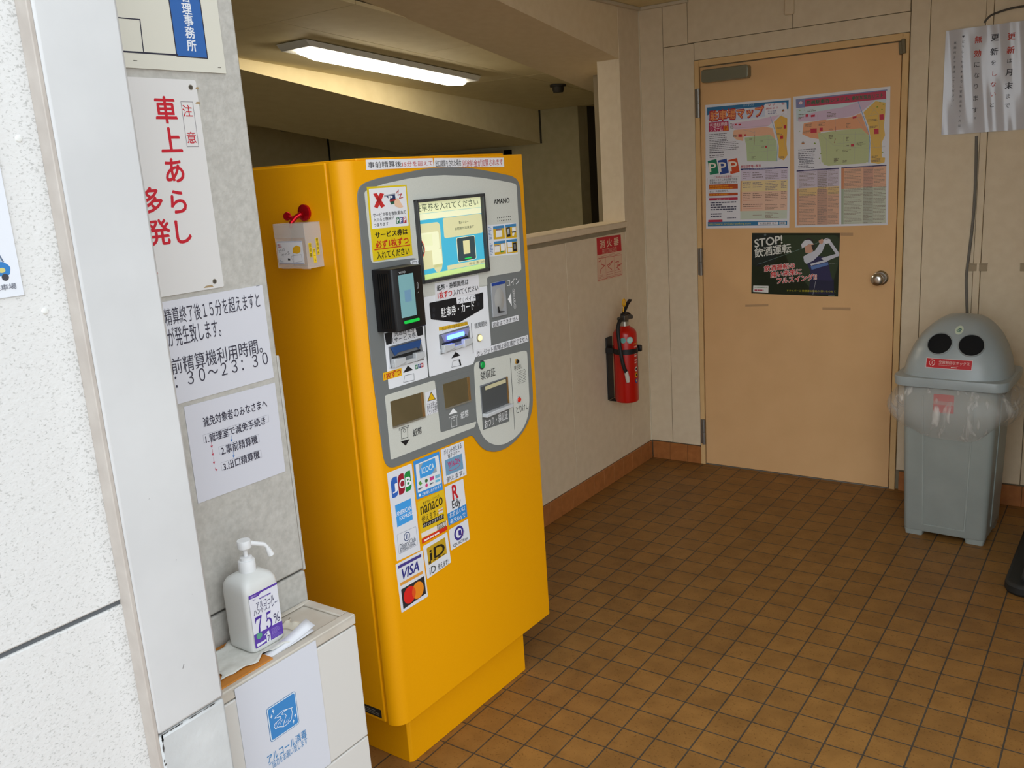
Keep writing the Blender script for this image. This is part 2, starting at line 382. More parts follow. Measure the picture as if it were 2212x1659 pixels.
# wall box with two pipes near the hall ceiling
jb = thing('junction_box', 'grey junction box with two pipes high on the far hall wall', 'junction box', (-4.737, 3.811, 1.921))
bx('box', (-4.774, 3.811, 1.926), (-4.691, 3.863, 1.998), mat('#8d8570', .6), jb, .004)
for x in (-4.768, -4.701): MB().tube([(x, 3.842, 1.91), (x, 3.842, 2.083)], .011, 8).build('pipe', mat('#4a443a', .6), jb)
def detector(name, label, x, y, r, col):
    z = cz(y); t = thing(name, label, 'detector', (x, y, z-.05))
    MB().lathe([(r, z-.012), (r*1.02, z+.001)], (x, y, 0), n=20).build('base', mat(col, .6), t)
    MB().lathe([(r*.25, z-.05), (r*.6, z-.048), (r*.72, z-.03), (r*.72, z-.012)], (x, y, 0), n=20).build('head', mat(col, .5), t)
detector('heat_detector', 'dark round heat detector on the hall ceiling beside the door-side beam', -2.37, 2.909, .052, '#2e2a24')
detector('heat_detector', 'dark round heat detector on the hall ceiling near the far side wall', -5.208, 3.137, .057, '#2e2a24')
detector('ceiling_sensor', 'small pale sensor on the hall ceiling near the wall box', -4.794, 3.5, .029, '#b5ac94')

# ---- fluorescent light: tray along the slope of the ceiling
lt = thing('fluorescent_light', 'lit long tube light on the sloping ceiling above the yellow machine', 'ceiling light', (-2.62, 1.6, 2.2))
def sl(pts, dz): return [(y, cz(y) + dz + q) for y, q in pts]
ya, yb = .91, 2.29
MB().prism([(ya, cz(ya)-.004), (yb, cz(yb)-.004), (yb-.03, cz(yb)-.034), (ya+.03, cz(ya)-.034)], PX(0), -2.722, -2.516).build('tray', mat('#d8d8d2', .4), lt, .003)
rings = []
for k in range(13):
    t = k/12; y = ya+.055 + (yb-ya-.11)*t; s = min(1, (math.sin(math.pi*min(t, .04 if t < .5 else 1)*12.5) if t < .04 else 1)); e = .55 if k in (0, 12) else 1
    rings.append([(-2.619 + .048*e*math.cos(a), y, cz(y)-.034 - .033*e*math.sin(a)) for a in [math.pi*i/10 for i in range(11)]])
MB().loft(rings, 0, True, True).build('tube_cover', glow('lamp_glow', '#fff3dc', 26.0), lt)

# ---- entrance: sign wall, white column, rough wall
WX = -.74
wbox('wall_sign', (-1.5, -1.62, .762), (WX, -.9725, 3.4), M_CONC, .004)
wbox('wall_sign_base', (-1.5, -1.62, -.02), (WX, -.9695, .757), M_CONC, .005)
wbox('wall_sign_core', (-1.49, -1.6, .74), (WX-.007, -.98, .78), mat('#55534f', .9))
wbox('wall_sign_edge', (-.80, -.9728, .757), (WX-.001, -.9655, 1.262), M_CONC, .002)
col_ = wbox('wall_column', (-.80, -1.5225, .7365), (-.5, -1.388, 3.4), M_SMOOTH, .006)
wbox('wall_column_foot', (-.80, -1.5235, -.02), (-.5, -1.388, .7345), noisy('column_foot_paint', '#c0c2c2', '#cfd1d1', 12, .6, .3, bscale=90), .006)
wbox('trim_9', (-.545, -1.5285, -.02), (-.5015, -1.521, 3.4), M_TRIMW, .0015)
wbox('wall_entrance', (-.80, -5.5, .982), (-.53, -1.526, 3.4), M_ROUGH, .003)
wbox('wall_entrance_base', (-.80, -5.5, -.02), (-.53, -1.526, .974), M_ROUGH, .003)
wbox('wall_entrance_core', (-.79, -5.5, .96), (-.535, -1.527, .99), mat('#5e6164', .8))
# chipped paint along the foot of the column
ch = Print(PX(-.5))
R_ = random.Random(3)
for k in range(26):
    a = R_.uniform(-1.515, -1.392) if k < 12 else -1.519 + R_.uniform(-.001, .003); b = .7352 if k < 12 else R_.uniform(.5, .735)
    s = R_.uniform(.002, .008) if k < 12 else R_.uniform(.001, .0022); h = R_.uniform(.0008, .0016) if k < 12 else R_.uniform(.002, .011)
    ch.poly([(a-s, b), (a-s*.3, b-h), (a+s, b-h*.2), (a+s*.5, b+h)], '#4e4b4a', 1)
for a, b, e in ((-1.46, .83, .005), (-1.47, 1.14, .0015), (-1.44, 1.02, .002), (-1.42, .95, .001)): ch.poly([(a, b), (a+e*.3, b-.0005), (a+e, b+e*1.3), (a+e*.7, b+e*1.5)], '#8b898a', 1)
ch.build('paint_chips', col_)

# ================================================================== the door
DP = PYW - .002
door = struct(thing('door_1', 'beige steel door with closer, round knob and three taped posters', 'door', (-.62, PYW, 0)))
M_DOOR = noisy('door_paint', '#d8ac78', '#deb27e', 6, .5, .12, bscale=300, bdist=.0006)
M_FRAME = noisy('door_frame_paint', '#d4ae78', '#dab680', 15, .55)
MB().box((-1.087, DP, .006), (-.1475, PYW+.04, 2.062)).build('door_leaf', M_DOOR, door, .002)
f = MB(); f.box((-1.116, PYW-.006, 0), (-1.091, PYW+.045, 2.096)); f.box((-.1435, PYW-.006, 0), (-.117, PYW+.045, 2.096)); f.box((-1.091, PYW-.006, 2.067), (-.1435, PYW+.045, 2.096))
f.build('door_frame', M_FRAME, door, .002)
bx('door_gap', (-1.092, PYW+.02, .0), (-.143, PYW+.046, 2.068), M_DARK, door)
for z in (1.895, 1.106, .187):
    h = MB(); h.lathe([(.0085, z-.001), (.0085, z+.068)], (-1.094, PYW-.012, 0), n=14); h.lathe([(.0085, z-.071), (.0085, z-.003)], (-1.094, PYW-.012, 0), n=14)
    h.box((-1.113, PYW-.008, z-.07), (-1.094, PYW-.005, z+.067)); h.build('hinge', M_STEEL, door)
# closer: body, valve, folding arm
cb = MB().prism(rrect(-1.063, 1.985, -.825, 2.046, .012), PY(DP), 0, .045).build('door_closer', mat('#8b8a78', .35, .6), door, .004)
bx('end_cap', (-.848, DP-.047, 1.984), (-.822, DP, 2.047), mat('#a9a79c', .3, .7), cb, .002)
MB().lathe([(.0, 1.968), (.012, 1.97), (.017, 1.98), (.014, 1.986)], (-.945, DP-.024, 0), n=16).build('valve_knob', mat('#a08a5a', .3, .8), cb)
arm = MB(); za = 2.052
arm.lathe([(.013, 2.046), (.013, 2.062)], (-.945, DP-.024, 0), n=14)
for p, q in (((-.945, DP-.024, 2.058), (-.990, DP-.14, 2.060)), ((-.990, DP-.14, 2.064), (-.868, DP-.02, 2.088))):
    p, q = Vector(p), Vector(q); t = (q-p).normalized(); sd = t.cross(Vector((0, 0, 1))).normalized()*.009
    arm.add([p+sd-Vector((0,0,.003)), p-sd-Vector((0,0,.003)), q-sd-Vector((0,0,.003)), q+sd-Vector((0,0,.003)), p+sd+Vector((0,0,.003)), p-sd+Vector((0,0,.003)), q-sd+Vector((0,0,.003)), q+sd+Vector((0,0,.003))],
            [(0,1,2,3),(4,7,6,5),(0,4,5,1),(1,5,6,2),(2,6,7,3),(3,7,4,0)])
arm.lathe([(.011, 2.054), (.011, 2.07)], (-.990, DP-.14, 0), n=12); arm.box((-.895, DP-.03, 2.078), (-.845, DP-.003, 2.092))
arm.build('closer_arm', mat('#77766c', .35, .7), cb)
# ball knob on a round rose
kx, kz = [(-.2115,1.0281)][0]
kb = MB().lathe([(.0, .001), (.034, .001), (.034, .004), (.027, .010), (.0, .011)], (kx+.004, DP, kz+.002), (0, -1, 0), n=28).build('knob_rose', M_CHROME, door)
MB().lathe([(.011, .008), (.011, .028), (.022, .036), (.028, .050), (.028, .060), (.020, .068), (.008, .070), (.0, .069)], (kx, DP, kz), (0, -1, 0), n=28).build('door_knob', M_CHROME, door)
lk = MB(); lk.prism([(-.1598,2.0593),(-.1469,2.0624),(-.1405,2.0098),(-.1549,2.0081)], PY(DP), 0, .014); lk.prism([(-.1472,2.0712),(-.1314,2.0715),(-.1272,2.013),(-.1415,2.0114)], PY(DP), 0, .02)
lk.build('top_latch', mat('#6e6249', .5, .4), door, .002)
tp = Print(PY(DP), .0002)
for q in ([(-.8615,.8854),(-.7418,.8924),(-.7418,.8808),(-.8616,.8746)], [(-.4738,.8834),(-.3409,.8863),(-.3416,.8722),(-.4736,.8721)], [(-.3943,1.2409),(-.337,1.2399),(-.3367,1.2253),(-.3941,1.2277)]): tp.poly(q, '#b48f66', 1)
tp.build('tape_residue', door)
sc_ = MB(); sc_.box((-1.088, PYW-.002, -.001), (-.146, PYW+.03, .005)); sc_.build('threshold', mat('#8f8b80', .4, .6), door)

# ================================================================== the payment machine (built in its own frame: front face at x = 0)
MC = thing('payment_machine', 'tall yellow parking payment machine with grey front panel and card stickers', 'payment machine', (-.747, -.336, 0), math.radians(-.9))
MF = lambda a, b, d: (d, a, b)
MSIDE = lambda a, b, d: (a, -.37 - d, b)
Z0, Z1 = .181, 1.668
b = MB(); b.box((-.60, -.37, Z0), (-.054, .37, Z1)); b.build('cabinet_body', M_YEL, MC, .004, 3)
b = MB(); b.box((-.056, -.366, Z0+.003), (-.040, .366, Z1-.002)); b.build('door_gasket', M_YEL, MC)
r = .042
prof = [(-.043, -.37)] + [(-r + r*math.sin(t), -.37 + r - r*math.cos(t)) for t in [math.pi/2*i/8 for i in range(9)]] + [(-.003, .366), (-.004, .37), (-.043, .37)]
def XY(a, b, d): return (a, b, d)
dr = MB().prism(prof, XY, Z0-.002, Z1, 0, False).build('front_door', M_YEL, MC, .002)
b = MB(); b.box((-.50, -.30, Z1-.001), (-.02, .30, Z1+.006)); b.build('top_plate', M_YEL, MC, .003)
pl = [(-.50, -.284), (-.064, -.284), (-.056, -.276), (-.056, .285), (-.50, .285)]
MB().prism(pl, XY, 0, Z0+.004).build('plinth', M_YEL, MC, .0015)
np_ = Print(MSIDE, .0006); np_.plate([(-.135, .191), (-.066, .191), (-.066, .216), (-.135, .216)], '#26231f', .0006)
np_.greek(-.128, .195, -.072, .211, 3, '#8a857a', 2, .4); np_.build('rating_plate', MC)

# grey control panel with lighter fields
PD = .002
out = [(-.329,1.5893),(-.3223,1.6029),(-.3118,1.6113),(-.297,1.6168),(-.2578,1.6243),(-.2147,1.6286),(-.1704,1.6325),(-.0921,1.6399),(-.0367,1.6421),(.034,1.6416),(.0855,1.6387),(.1572,1.6313),(.2297,1.6203),(.3057,1.6077),(.3282,1.5988),(.3399,1.5863),(.344,1.57),(.3455,1.3607),(.3438,1.1254),(.3451,.9416),(.339,.9012),(.3262,.8775),(.306,.8559),(.2772,.8345),(.2269,.8157),(.1796,.8091),(.1283,.8148),(.086,.8329),(.0579,.858),(.0374,.8875),(.0276,.8949),(-.2958,.8986),(-.3156,.9055),(-.3262,.9192),(-.3308,.9379),(-.3396,1.1859),(-.3342,1.3913)]
MB().prism(smooth_poly(out, .02), MF, -.0005, PD).build('control_panel', M_GREYD, MC, .0012)
FD = PD + .0006
def field(name, pts, m, d=FD, par=MC): return MB().prism(pts, MF, PD-.0005, d).build(name, m, par, 0)
field('upper_field', smooth_poly([(-.3051,1.5927),(-.2994,1.5973),(-.2674,1.6048),(-.2343,1.6107),(-.1492,1.6189),(-.0778,1.6226),(-.0035,1.6222),(.0741,1.6172),(.1555,1.6089),(.2411,1.5976),(.306,1.5874),(.3209,1.5835),(.3246,1.5786),(.3224,1.3373),(.3209,1.332),(.3137,1.3285),(.1615,1.3323),(.1534,1.331),(.1503,1.3267),(.1497,1.307),(-.1295,1.3151),(-.1292,1.3537),(-.1301,1.4065),(-.1413,1.4172),(-.1534,1.4198),(-.2947,1.4244),(-.3009,1.4258),(-.3055,1.4317)], .006), M_GREYL)
field('banknote_field', smooth_poly([(-.3048,1.092),(-.1114,1.0884),(-.1058,.9401),(.0537,.93),(.0434,.9151),(-.3057,.9226)], .006), M_GREYL)
field('receipt_field', smooth_poly([(.061,1.0841),(.0654,1.0962),(.0754,1.0998),(.3115,1.086),(.3235,1.0821),(.3261,1.0739),(.3222,.9261),(.3142,.8909),(.2986,.8639),(.2712,.8424),(.2321,.8295),(.1847,.825),(.1431,.8317),(.104,.8509),(.0762,.8791),(.0617,.9113),(.0558,.9378)], .014), M_GREYL)
field('ticket_field', smooth_poly([(-.1281,1.3146),(.1477,1.3107),(.1478,1.1335),(.0713,1.1155),(.0584,1.0973),(-.1308,1.1019)], .005), M_WHITE)
field('service_field', smooth_poly([(-.2863,1.2503),(-.1355,1.2512),(-.136,1.1024),(-.2881,1.1038)], .005), M_WHITE)
PB = FD + .0002
def printed(name, fill, label=None, base=PB, par=MC):
    p = Print(MF, base); fill(p); o = p.build(name, par)
    if label: o['label'] = label
    return o

# ---- screen
sf = [(-.1335,1.5672),(.15,1.5634),(.1494,1.3491),(-.1293,1.3525)]
a0, b0, a1, b1 = sf[0][0], (sf[2][1]+sf[3][1])/2, sf[1][0]+.002, (sf[0][1]+sf[1][1])/2
fw = .0075
fr = MB()
for q in ([(a0,b0),(a1,b0),(a1,b0+fw*1.1),(a0,b0+fw*1.1)], [(a0,b1-fw),(a1,b1-fw),(a1,b1),(a0,b1)], [(a0,b0),(a0+fw*.7,b0),(a0+fw*.7,b1),(a0,b1)], [(a1-fw,b0),(a1,b0),(a1,b1),(a1-fw,b1)]):
    fr.prism(q, MF, PD, .015)
sfo = fr.build('screen_frame', mat('#3c3d3e', .4), MC, .001)
g_hdr = glow('screen_cream', '#dfe2b4', 0.252); g_pale = glow('screen_pale', '#e2e3bd', 0.269); g_blue = glow('screen_blue', '#45aecb', 0.224); g_green = glow('screen_green', '#c2dd8c', 0.244)
g_tan = glow('screen_tan', '#d2cfa0', 0.224); g_ink = glow('screen_ink', '#3c4a3a', 0.102); g_dark = glow('screen_slate', '#3b4b50', 0.122); g_red = glow('screen_red', '#c8402c', 0.204); g_lit = glow('screen_lit', '#d8d19c', 0.224); g_led = glow('screen_led', '#20c850', 0.326)
p = Print(MF, .0036); sx0, sx1 = a0+.004, a1-.006
p.plate([(sx0, b0+.004), (sx1, b0+.004), (sx1, b1-.004), (sx0, b1-.004)], g_blue, .001)
h = b1-b0; wd = sx1-sx0; U = lambda u, v: (sx0+wd*u, b1-h*v)
def SR(u0, v0, u1, v1, c, l=1): p.rect(*U(u0, v1), *U(u1, v0), c, l)
SR(0, .01, 1, .175, g_hdr); SR(0, .175, 1, .245, g_pale); SR(0, .169, 1, .172, g_blue, 2); SR(0, .90, 1, .99, g_green)
def ST(t, u0, v0, u1, v1, c, bold=.004, l=4): p.text((*U(u0, v1), *U(u1, v0)), t, c, bold, l)
ST('駐車券を入れてください', -.004, .055, .95, .145, g_ink)
p.poly(rrect(*U(-.0, .84), *U(.33, .29), .012), g_tan, 1); p.poly(circ(U(.255, .82), .017), g_tan, 1)
p.poly(rrect(*U(.02, .62), *U(.30, .40), .006), g_pale, 2); SR(.06, .42, .20, .56, g_hdr, 3); SR(.18, .62, .32, .80, g_pale, 3)
hc = U(.0, .585)
for rr, ry, cc, ll in ((.0225, .026, g_red, 3), (.0195, .0228, g_dark, 4)): p.poly([(hc[0]+rr*math.cos(x), hc[1]+ry*math.sin(x)) for x in [-math.pi/2+math.pi*i/16 for i in range(17)]], cc, ll)
SR(.0, .555, .055, .625, g_pale, 5); SR(.0, .64, .04, .645, g_led, 5)
p.poly(rrect(*U(.38, .50), *U(.995, .25), .006), g_tan, 1); ST('電子マネー', .62, .315, .77, .35, g_ink); ST('お取扱が出来ます', .55, .385, .855, .42, g_ink)
p.poly(rrect(*U(.56, .825), *U(.86, .515), .006), g_pale, 1); p.poly(rrect(*U(.568, .818), *U(.852, .522), .005), g_dark, 2); SR(.66, .565, .765, .735, g_lit, 3); SR(.67, .785, .78, .80, g_led, 3)
SR(.39, .84, 1, .895, g_tan, 2); ST('4月 3日（金）13:42', .73, .852, .985, .885, g_ink)
p.build('screen', MC)
# ---- card reader terminal standing off the panel
cr = MB(); ra, rb, rc, re_ = -.309, -.185, 1.254, 1.409
cr.prism(rrect(ra, rc, rb, re_, .006), MF, PD, .012); body = MB().prism([(.002, ra), (.058, ra+.010), (.061, ra+.014), (.061, rb-.008), (.056, rb-.001), (.002, rb)], XY, rc, re_).build('card_reader', M_BLK, MC, .003)
b = MB()
for k in range(6): b.box((.018+k*.006, ra-.0014+.0012*k+.001, rc+.010), (.021+k*.006, ra+.012, re_-.010))
b.build('side_ribs', mat('#0c0c0d', .5), body)
RF = lambda a, b, d: (.0612 + d, a, b)
p = Print(RF, .0004); p.plate(rrect(-.279, 1.287, -.224, 1.392, .001), glow('reader_display', '#6d979b', 0.176), .0004)
p.poly(rrect(-.262, 1.324, -.238, 1.353, .001), glow('reader_display_mark', '#6487a0', 0.154), 1); p.build('display', body)
b = MB().prism(rrect(-.272, 1.271, -.216, 1.2785, .0035), RF, -.001, .0016).build('status_light', glow('reader_green_led', '#0fae3e', 0.3025), body)
p = Print(RF, .0003); p.text((-.276, 1.395, -.252, 1.4005), 'ViVO', '#c9cdd0', .004, 1); p.build('reader_logo', body)
p = Print(RF, .0003); p.loop(rrect(-.2135, 1.352, -.2095, 1.366, .001), .0006, '#cfd2d4', 1); p.line([(-.210, 1.343), (-.2135, 1.340)], .0006, '#cfd2d4', 1); p.build('card_mark', body)
def f(p):
    q = [(-.1657,1.4148),(-.1361,1.4155),(-.1355,1.4011),(-.1642,1.4052)]; p.plate(q, '#d7d8dc', .0003); p.loop([(-.1581,1.4109),(-.1421,1.4107),(-.1423,1.4012),(-.1574,1.403)], .0016, '#77787c', 1)
printed('reader_label', f)
# ---- slots
def slot(name, pts, depth, m, par=MC): return MB().prism(pts, MF, PD, depth).build(name, m, par, .0012)
G1 = mat('#9b9da0', .4); G2 = mat('#6f7174', .45); G3 = mat('#c0c2c4', .35); DK = mat('#17181a', .6)
q = [(-.0794,1.2067),(.0504,1.2097),(.0534,1.1531),(-.0789,1.1524)]
sl1 = slot('ticket_slot', q, .0045, G2)
qa0, qa1 = q[0][0]+.004, q[1][0]-.003; qz0, qz1 = (q[2][1]+q[3][1])/2+.003, (q[0][1]+q[1][1])/2-.003; qm = (qz0+qz1)/2
def throat(par, a0, a1, z0, z1, blue, lit):
    zm = z0 + (z1-z0)*.40
    MB().prism([(a0+.004, zm-.002), (a1-.004, zm-.002), (a1-.004, zm+.006), (a0+.004, zm+.006)], MF, .002, .0052).build('slot_mouth', DK, par)
    b = MB()
    for s0, s1, e in ((a0, a0+(a1-a0)*.36, 0), (a1-(a1-a0)*.30, a1, 1)):
        b.prism([(s0, z0), (s1, z0+.006), (s1, zm), (s0, zm+.002)], MF, .004, .017)
    b.prism([(a0, z0), (a1, z0), (a1, z0+.010), (a0, z0+.010)], MF, .004, .013); b.build('lower_guide', G3, par, .0015)
    u = MB(); u.prism([(a0, z1), (a1, z1), (a1-.012, zm+.008), (a1-.020, zm+.014), (a0+.024, zm+.014), (a0+.012, zm+.008)], MF, .004, .010)
    u.build('upper_guide', blue, par, .0015)
    if lit: MB().prism(rrect(a0+(a1-a0)*.17, z1-.017, a0+(a1-a0)*.76, z1-.006, .002), MF, .008, .0125).build('slot_light', glow('blue_led', '#3b62ff', 6), par)
throat(sl1, qa0, qa1, qz0, qz1, mat('#8d8fb4', .4), True)
q = [(-.2758,1.2117),(-.1535,1.212),(-.1476,1.1523),(-.2761,1.1555)]
sl2 = slot('service_ticket_slot', q, .0045, G2)
throat(sl2, q[0][0]+.004, q[1][0]-.003, (q[2][1]+q[3][1])/2+.003, (q[0][1]+q[1][1])/2-.003, mat('#2c4f86', .4), False)
q = [(.1633,1.313),(.2304,1.3126),(.2305,1.2112),(.1621,1.2129)]
cs = slot('coin_slot', q, .007, G1); ca, cb_, cz0, cz1 = q[0][0], q[1][0], (q[2][1]+q[3][1])/2, (q[0][1]+q[1][1])/2; cw = cb_-ca
MB().prism([(ca+.001, cz1-.009), (cb_-.001, cz1-.009), (cb_-.001, cz1-.001), (ca+.001, cz1-.001)], MF, .006, .008).build('blue_strip', mat('#1f3f8f', .5), cs)
rings = []
for k in range(9):
    t = k/8; rr = math.sqrt(max(0, 1-(1-t)**2)); rings.append([(.0072+.004*(1-(1-t)**2)*0+.006*(1-rr*rr)*0 + .0005*k, ca+cw*.5+cw*.36*(1-t*.75)*math.cos(x), cz0+(cz1-cz0)*.48+(cz1-cz0)*.34*(1-t*.75)*math.sin(x)) for x in [2*math.pi*i/28 for i in range(28)]])
MB().loft(rings).build('coin_scoop', mat('#b4b5b3', .28, .3), cs)
MB().prism([(ca+cw*.28, cz0+.012), (ca+cw*.72, cz0+.010), (ca+cw*.72, cz0+.0125), (ca+cw*.36, cz0+.0165), (ca+cw*.34, cz0+.030), (ca+cw*.28, cz0+.030)], MF, .0115, .0122).build('coin_gap', DK, cs)
BR = noisy('tinted_shutter', '#5d5138', '#665a40', 9, .18, spec=.6); CU = mat('#c79a62', .25, .7)
def shutter(name, q):
    s = slot(name, q, .0035, BR); a = q[1][0]; za, zb = q[2][1], q[1][1]
    for k in (0, 1): MB().prism([(a-.0085+k*.0055, za), (a-.0060+k*.0055, za), (a-.0060+k*.0055, zb), (a-.0085+k*.0055, zb)], MF, .003, .0046+k*.001).build('copper_edge', CU, s)
    b = MB(); b.prism([(q[3][0], q[3][1]-.003), (a, za-.003), (a, za+.001), (q[3][0], q[3][1]+.001)], MF, .002, .006); b.build('lower_lip', mat('#7d7668', .4), s)
shutter('banknote_outlet', [(-.2886,1.0727),(-.1634,1.0683),(-.1661,1.0013),(-.2881,1.0047)]); shutter('banknote_inlet', [(-.0814,1.0698),(.0334,1.0663),(.0333,.9982),(-.0776,1.0013)])
MB().prism(smooth_poly([(-.1013,1.0833),(.0542,1.0826),(.0538,.9315),(-.1019,.9409)], .005), MF, PD-.0004, FD+.0002).build('banknote_inlet_field', M_GREYD, MC)
q = [(.0801,1.029),(.2121,1.0263),(.2134,.9327),(.0813,.937)]
rt = slot('receipt_tray', q, .005, G2); ra0, ra1, rz0, rz1 = q[0][0], q[1][0], (q[2][1]+q[3][1])/2, (q[0][1]+q[1][1])/2; rw = ra1-ra0
MB().prism([(ra0+.003, rz0+.012), (ra1-.008, rz0+.012), (ra1-.008, rz1-.003), (ra0+.003, rz1-.003)], MF, .004, .0065).build('tray_window', mat('#4d4f50', .12, 0, .7), rt)
MB().prism([(ra0+.02, rz1-.016), (ra1-.012, rz1-.016), (ra1-.012, rz1-.005), (ra0+.02, rz1-.005)], MF, .006, .0075).build('lamp_bar', mat('#c8c09a', .4), rt)
MB().prism([(ra0, rz0), (ra1, rz0), (ra1, rz0+.011), (ra0, rz0+.011)], MF, .004, .022).build('tray_lip', G3, rt, .002)
MB().prism([(ra1-.006, rz0+.012), (ra1-.002, rz0+.012), (ra1-.002, rz1), (ra1-.006, rz1)], MF, .004, .0085).build('copper_edge', CU, rt)
# ---- buttons and lamps
def button(name, c, r, m, ring=None, label=None):
    o = MB().lathe([(r*1.35, 0), (r*1.35, .003), (r*1.12, .0045), (r*1.05, .0035)], (PD, *c), (1, 0, 0), n=24).build(name, ring or G1, MC)
    MB().lathe([(r, 0), (r, .006), (r*.8, .0078), (0, .0082)], (PD, *c), (1, 0, 0), n=24).build('button_cap', m, o)
    if label: o['label'] = label
button('start_button', [(.0936,1.1663)][0], .0085, glow('lit_button', '#ffe9a0', .6), mat('#8d8771', .4), 'lit cream push button in a grey ring')
button('receipt_button', [(.0962,1.0871)][0], .0098, mat('#0f9a46', .3), mat('#3c4144', .5), 'green push button')
button('cancel_button', [(.2631,.9438)][0], .0076, mat('#d8301c', .3), mat('#a6a8a8', .5), 'red push button')
button('call_button', [(.2666,1.062)][0], .006, mat('#1c1814', .4), mat('#a9803a', .4), 'small dark button in a bronze ring')
b = MB()
c0, c1_ = [(.2201,1.493),(.2827,1.4914)]
for j in range(2):
    for i in range(8):
        a = c0[0] + (c1_[0]-c0[0])*i/7; z = c0[1] - j*.0088; b.lathe([(.0016, 0), (.0016, .0004), (0, .0004)], (FD, a, z), (1, 0, 0), n=8)
b.build('speaker_holes', DK, MC)
b = MB(); g = [(.2676,1.028),(.3105,1.0259),(.2635,.9908)]
for j in range(8):
    for i in range(7):
        b.lathe([(.0013, 0), (.0013, .0004), (0, .0004)], (FD, g[0][0] + (g[1][0]-g[0][0])*(i + (j % 2)*.5)/6.5, g[0][1] + (g[2][1]-g[0][1])*j/7), (1, 0, 0), n=8)
b.build('intercom_holes', DK, MC)
# ---- panel lettering
def f(p): p.text((.2072,1.5327,.2827,1.5465), 'AMANO', '#1b1b1c', .022)
printed('maker_lettering', f)
def f(p): p.line([(.2364,1.0781),(.235,.8564)], .0022, '#55585a', 1)
printed('panel_seam', f)
def f(p):
    p.line([(-.1277,1.3138),(-.1345,1.102)], .0012, '#3f4244', 1)
printed('field_gap', f)
def f(p):
    p.poly(smooth_poly([(-.1072,1.2972),(.1273,1.2922),(.1237,1.2464),(.0121,1.225),(-.0044,1.2282),(-.1067,1.2532)], .004), '#15161a', 2)
    p.text((-.0625,1.2494,.0816,1.2757), '駐車券・カード', '#f2f2f2', .014, 5)
    for c in [(-.0915,1.2776),(-.0937,1.2607),(.1001,1.2801),(.1009,1.2617)]: p.circ(c, .006, '#24262c', 3)
printed('ticket_heading', f, 'black pointed heading with white letters')
def f(p):
    p.line([(.0631,1.213),(.0622,1.1285)], .0022, '#3f4244', 1); p.text((.0769,1.195,.1353,1.2106), '精算開始', '#3c3d40', .004)
printed('start_lettering', f)
def f(p):
    p.text((.2431,1.2921,.3068,1.3113), 'コイン', '#e8e9ea', .004); p.poly([(.2431,1.2543),(.2607,1.2709),(.2615,1.2312)], '#f0f0f0', 2)
    for c in [(.2748,1.2735),(.2752,1.2592),(.2755,1.2445),(.2764,1.2285)]: p.loop(circ(c, .0052, 18, .0072), .0012, '#dcdcdc', 2); p.rect(c[0]-.002, c[1]-.0025, c[0]+.002, c[1]+.0025, '#c4c4c4', 3)
printed('coin_lettering', f)
def f(p):
    p.poly([(-.2314,1.1348),(-.2111,1.1498),(-.1928,1.1342)], '#1a1a1c', 2); p.loop([(-.2261,1.1265),(-.1916,1.1244),(-.1919,1.1072),(-.2333,1.1097)], .0009, '#2a2a2c', 2)
    for q, rr, c in (([(-.1837,1.1453),(-.1742,1.1447),(-.1737,1.1332),(-.1838,1.1337)], (-.1815,1.1355,-.1764,1.1428), '#2b7a55'), ([(-.1726,1.1454),(-.1629,1.1451),(-.1624,1.1336),(-.1726,1.1337)], (-.1704,1.1356,-.1652,1.1429), '#41538c'), ([(-.1619,1.1452),(-.1516,1.1452),(-.1516,1.1337),(-.1619,1.1338)], (-.1596,1.1357,-.1544,1.143), '#b0303c')): p.poly(q, c, 2); p.text(rr, 'P', '#f0f0f0', .02)
printed('service_ticket_arrow', f)
def f(p):
    p.poly([(-.036,1.1326),(-.0145,1.1474),(.0041,1.1332)], '#1a1a1c', 2); p.loop([(-.0304,1.1239),(.001,1.1225),(.0046,1.1053),(-.0374,1.108)], .0009, '#2a2a2c', 2); p.poly([(-.0057,1.1228),(.001,1.1225),(.0041,1.1058),(-.0011,1.1054)], '#1a1a1c', 3)
printed('ticket_arrow', f)
def f(p): p.text((.0865,1.0422,.1579,1.0673), '領収証', '#2a2b2d', .004)
printed('receipt_lettering', f)
def f(p): p.text((.2493,.9017,.3125,.9237), 'とりけし', '#2a2b2d', .004)
printed('cancel_lettering', f)
def f(p): p.text((.2533,1.0352,.2936,1.0509), '呼び出し', '#3a3b3d', 0)
printed('call_lettering', f)
def f(p):
    p.poly([(.0798,.9347),(.2129,.928),(.2098,.8887),(.0801,.8966)], '#686b6a', 1); p.text((.0897,.8985,.2029,.9251), 'おつり・領収証', '#e6e7e8', .008)
printed('change_lettering', f)
def f(p):
    p.text((-.0163,.9543,.0191,.9746), '紙幣', '#e6e7e8', .008)
    p.poly([(-.0665,.9801),(-.0457,.994),(-.0285,.9778)], '#eceded', 3); p.loop([(-.058,.9676),(-.0333,.9664),(-.0353,.9412),(-.0589,.9428)], .0011, '#eceded', 3); p.line([(-.0664,.968),(-.0658,.9726),(-.0283,.9703),(-.0289,.9652)], .0011, '#eceded', 4); p.loop(circ([(-.0468,.9629)][0], .0042), .0009, '#eceded', 5)
printed('note_inlet_lettering', f)
def f(p):
    p.text((-.2163,.9587,-.1811,.9783), '紙幣', '#2a2b2d', .008)
    p.poly([(-.2651,.9605),(-.2308,.957),(-.2476,.9436)], '#1a1a1c', 3); p.loop([(-.2594,.9911),(-.2348,.9903),(-.2364,.9639),(-.2609,.9655)], .0011, '#1a1a1c', 3); p.line([(-.2669,.9897),(-.2661,.9953),(-.2293,.9937),(-.2301,.9883)], .0011, '#1a1a1c', 4); p.loop(circ([(-.2475,.9844)][0], .0042), .0009, '#1a1a1c', 5)
printed('note_outlet_lettering', f)
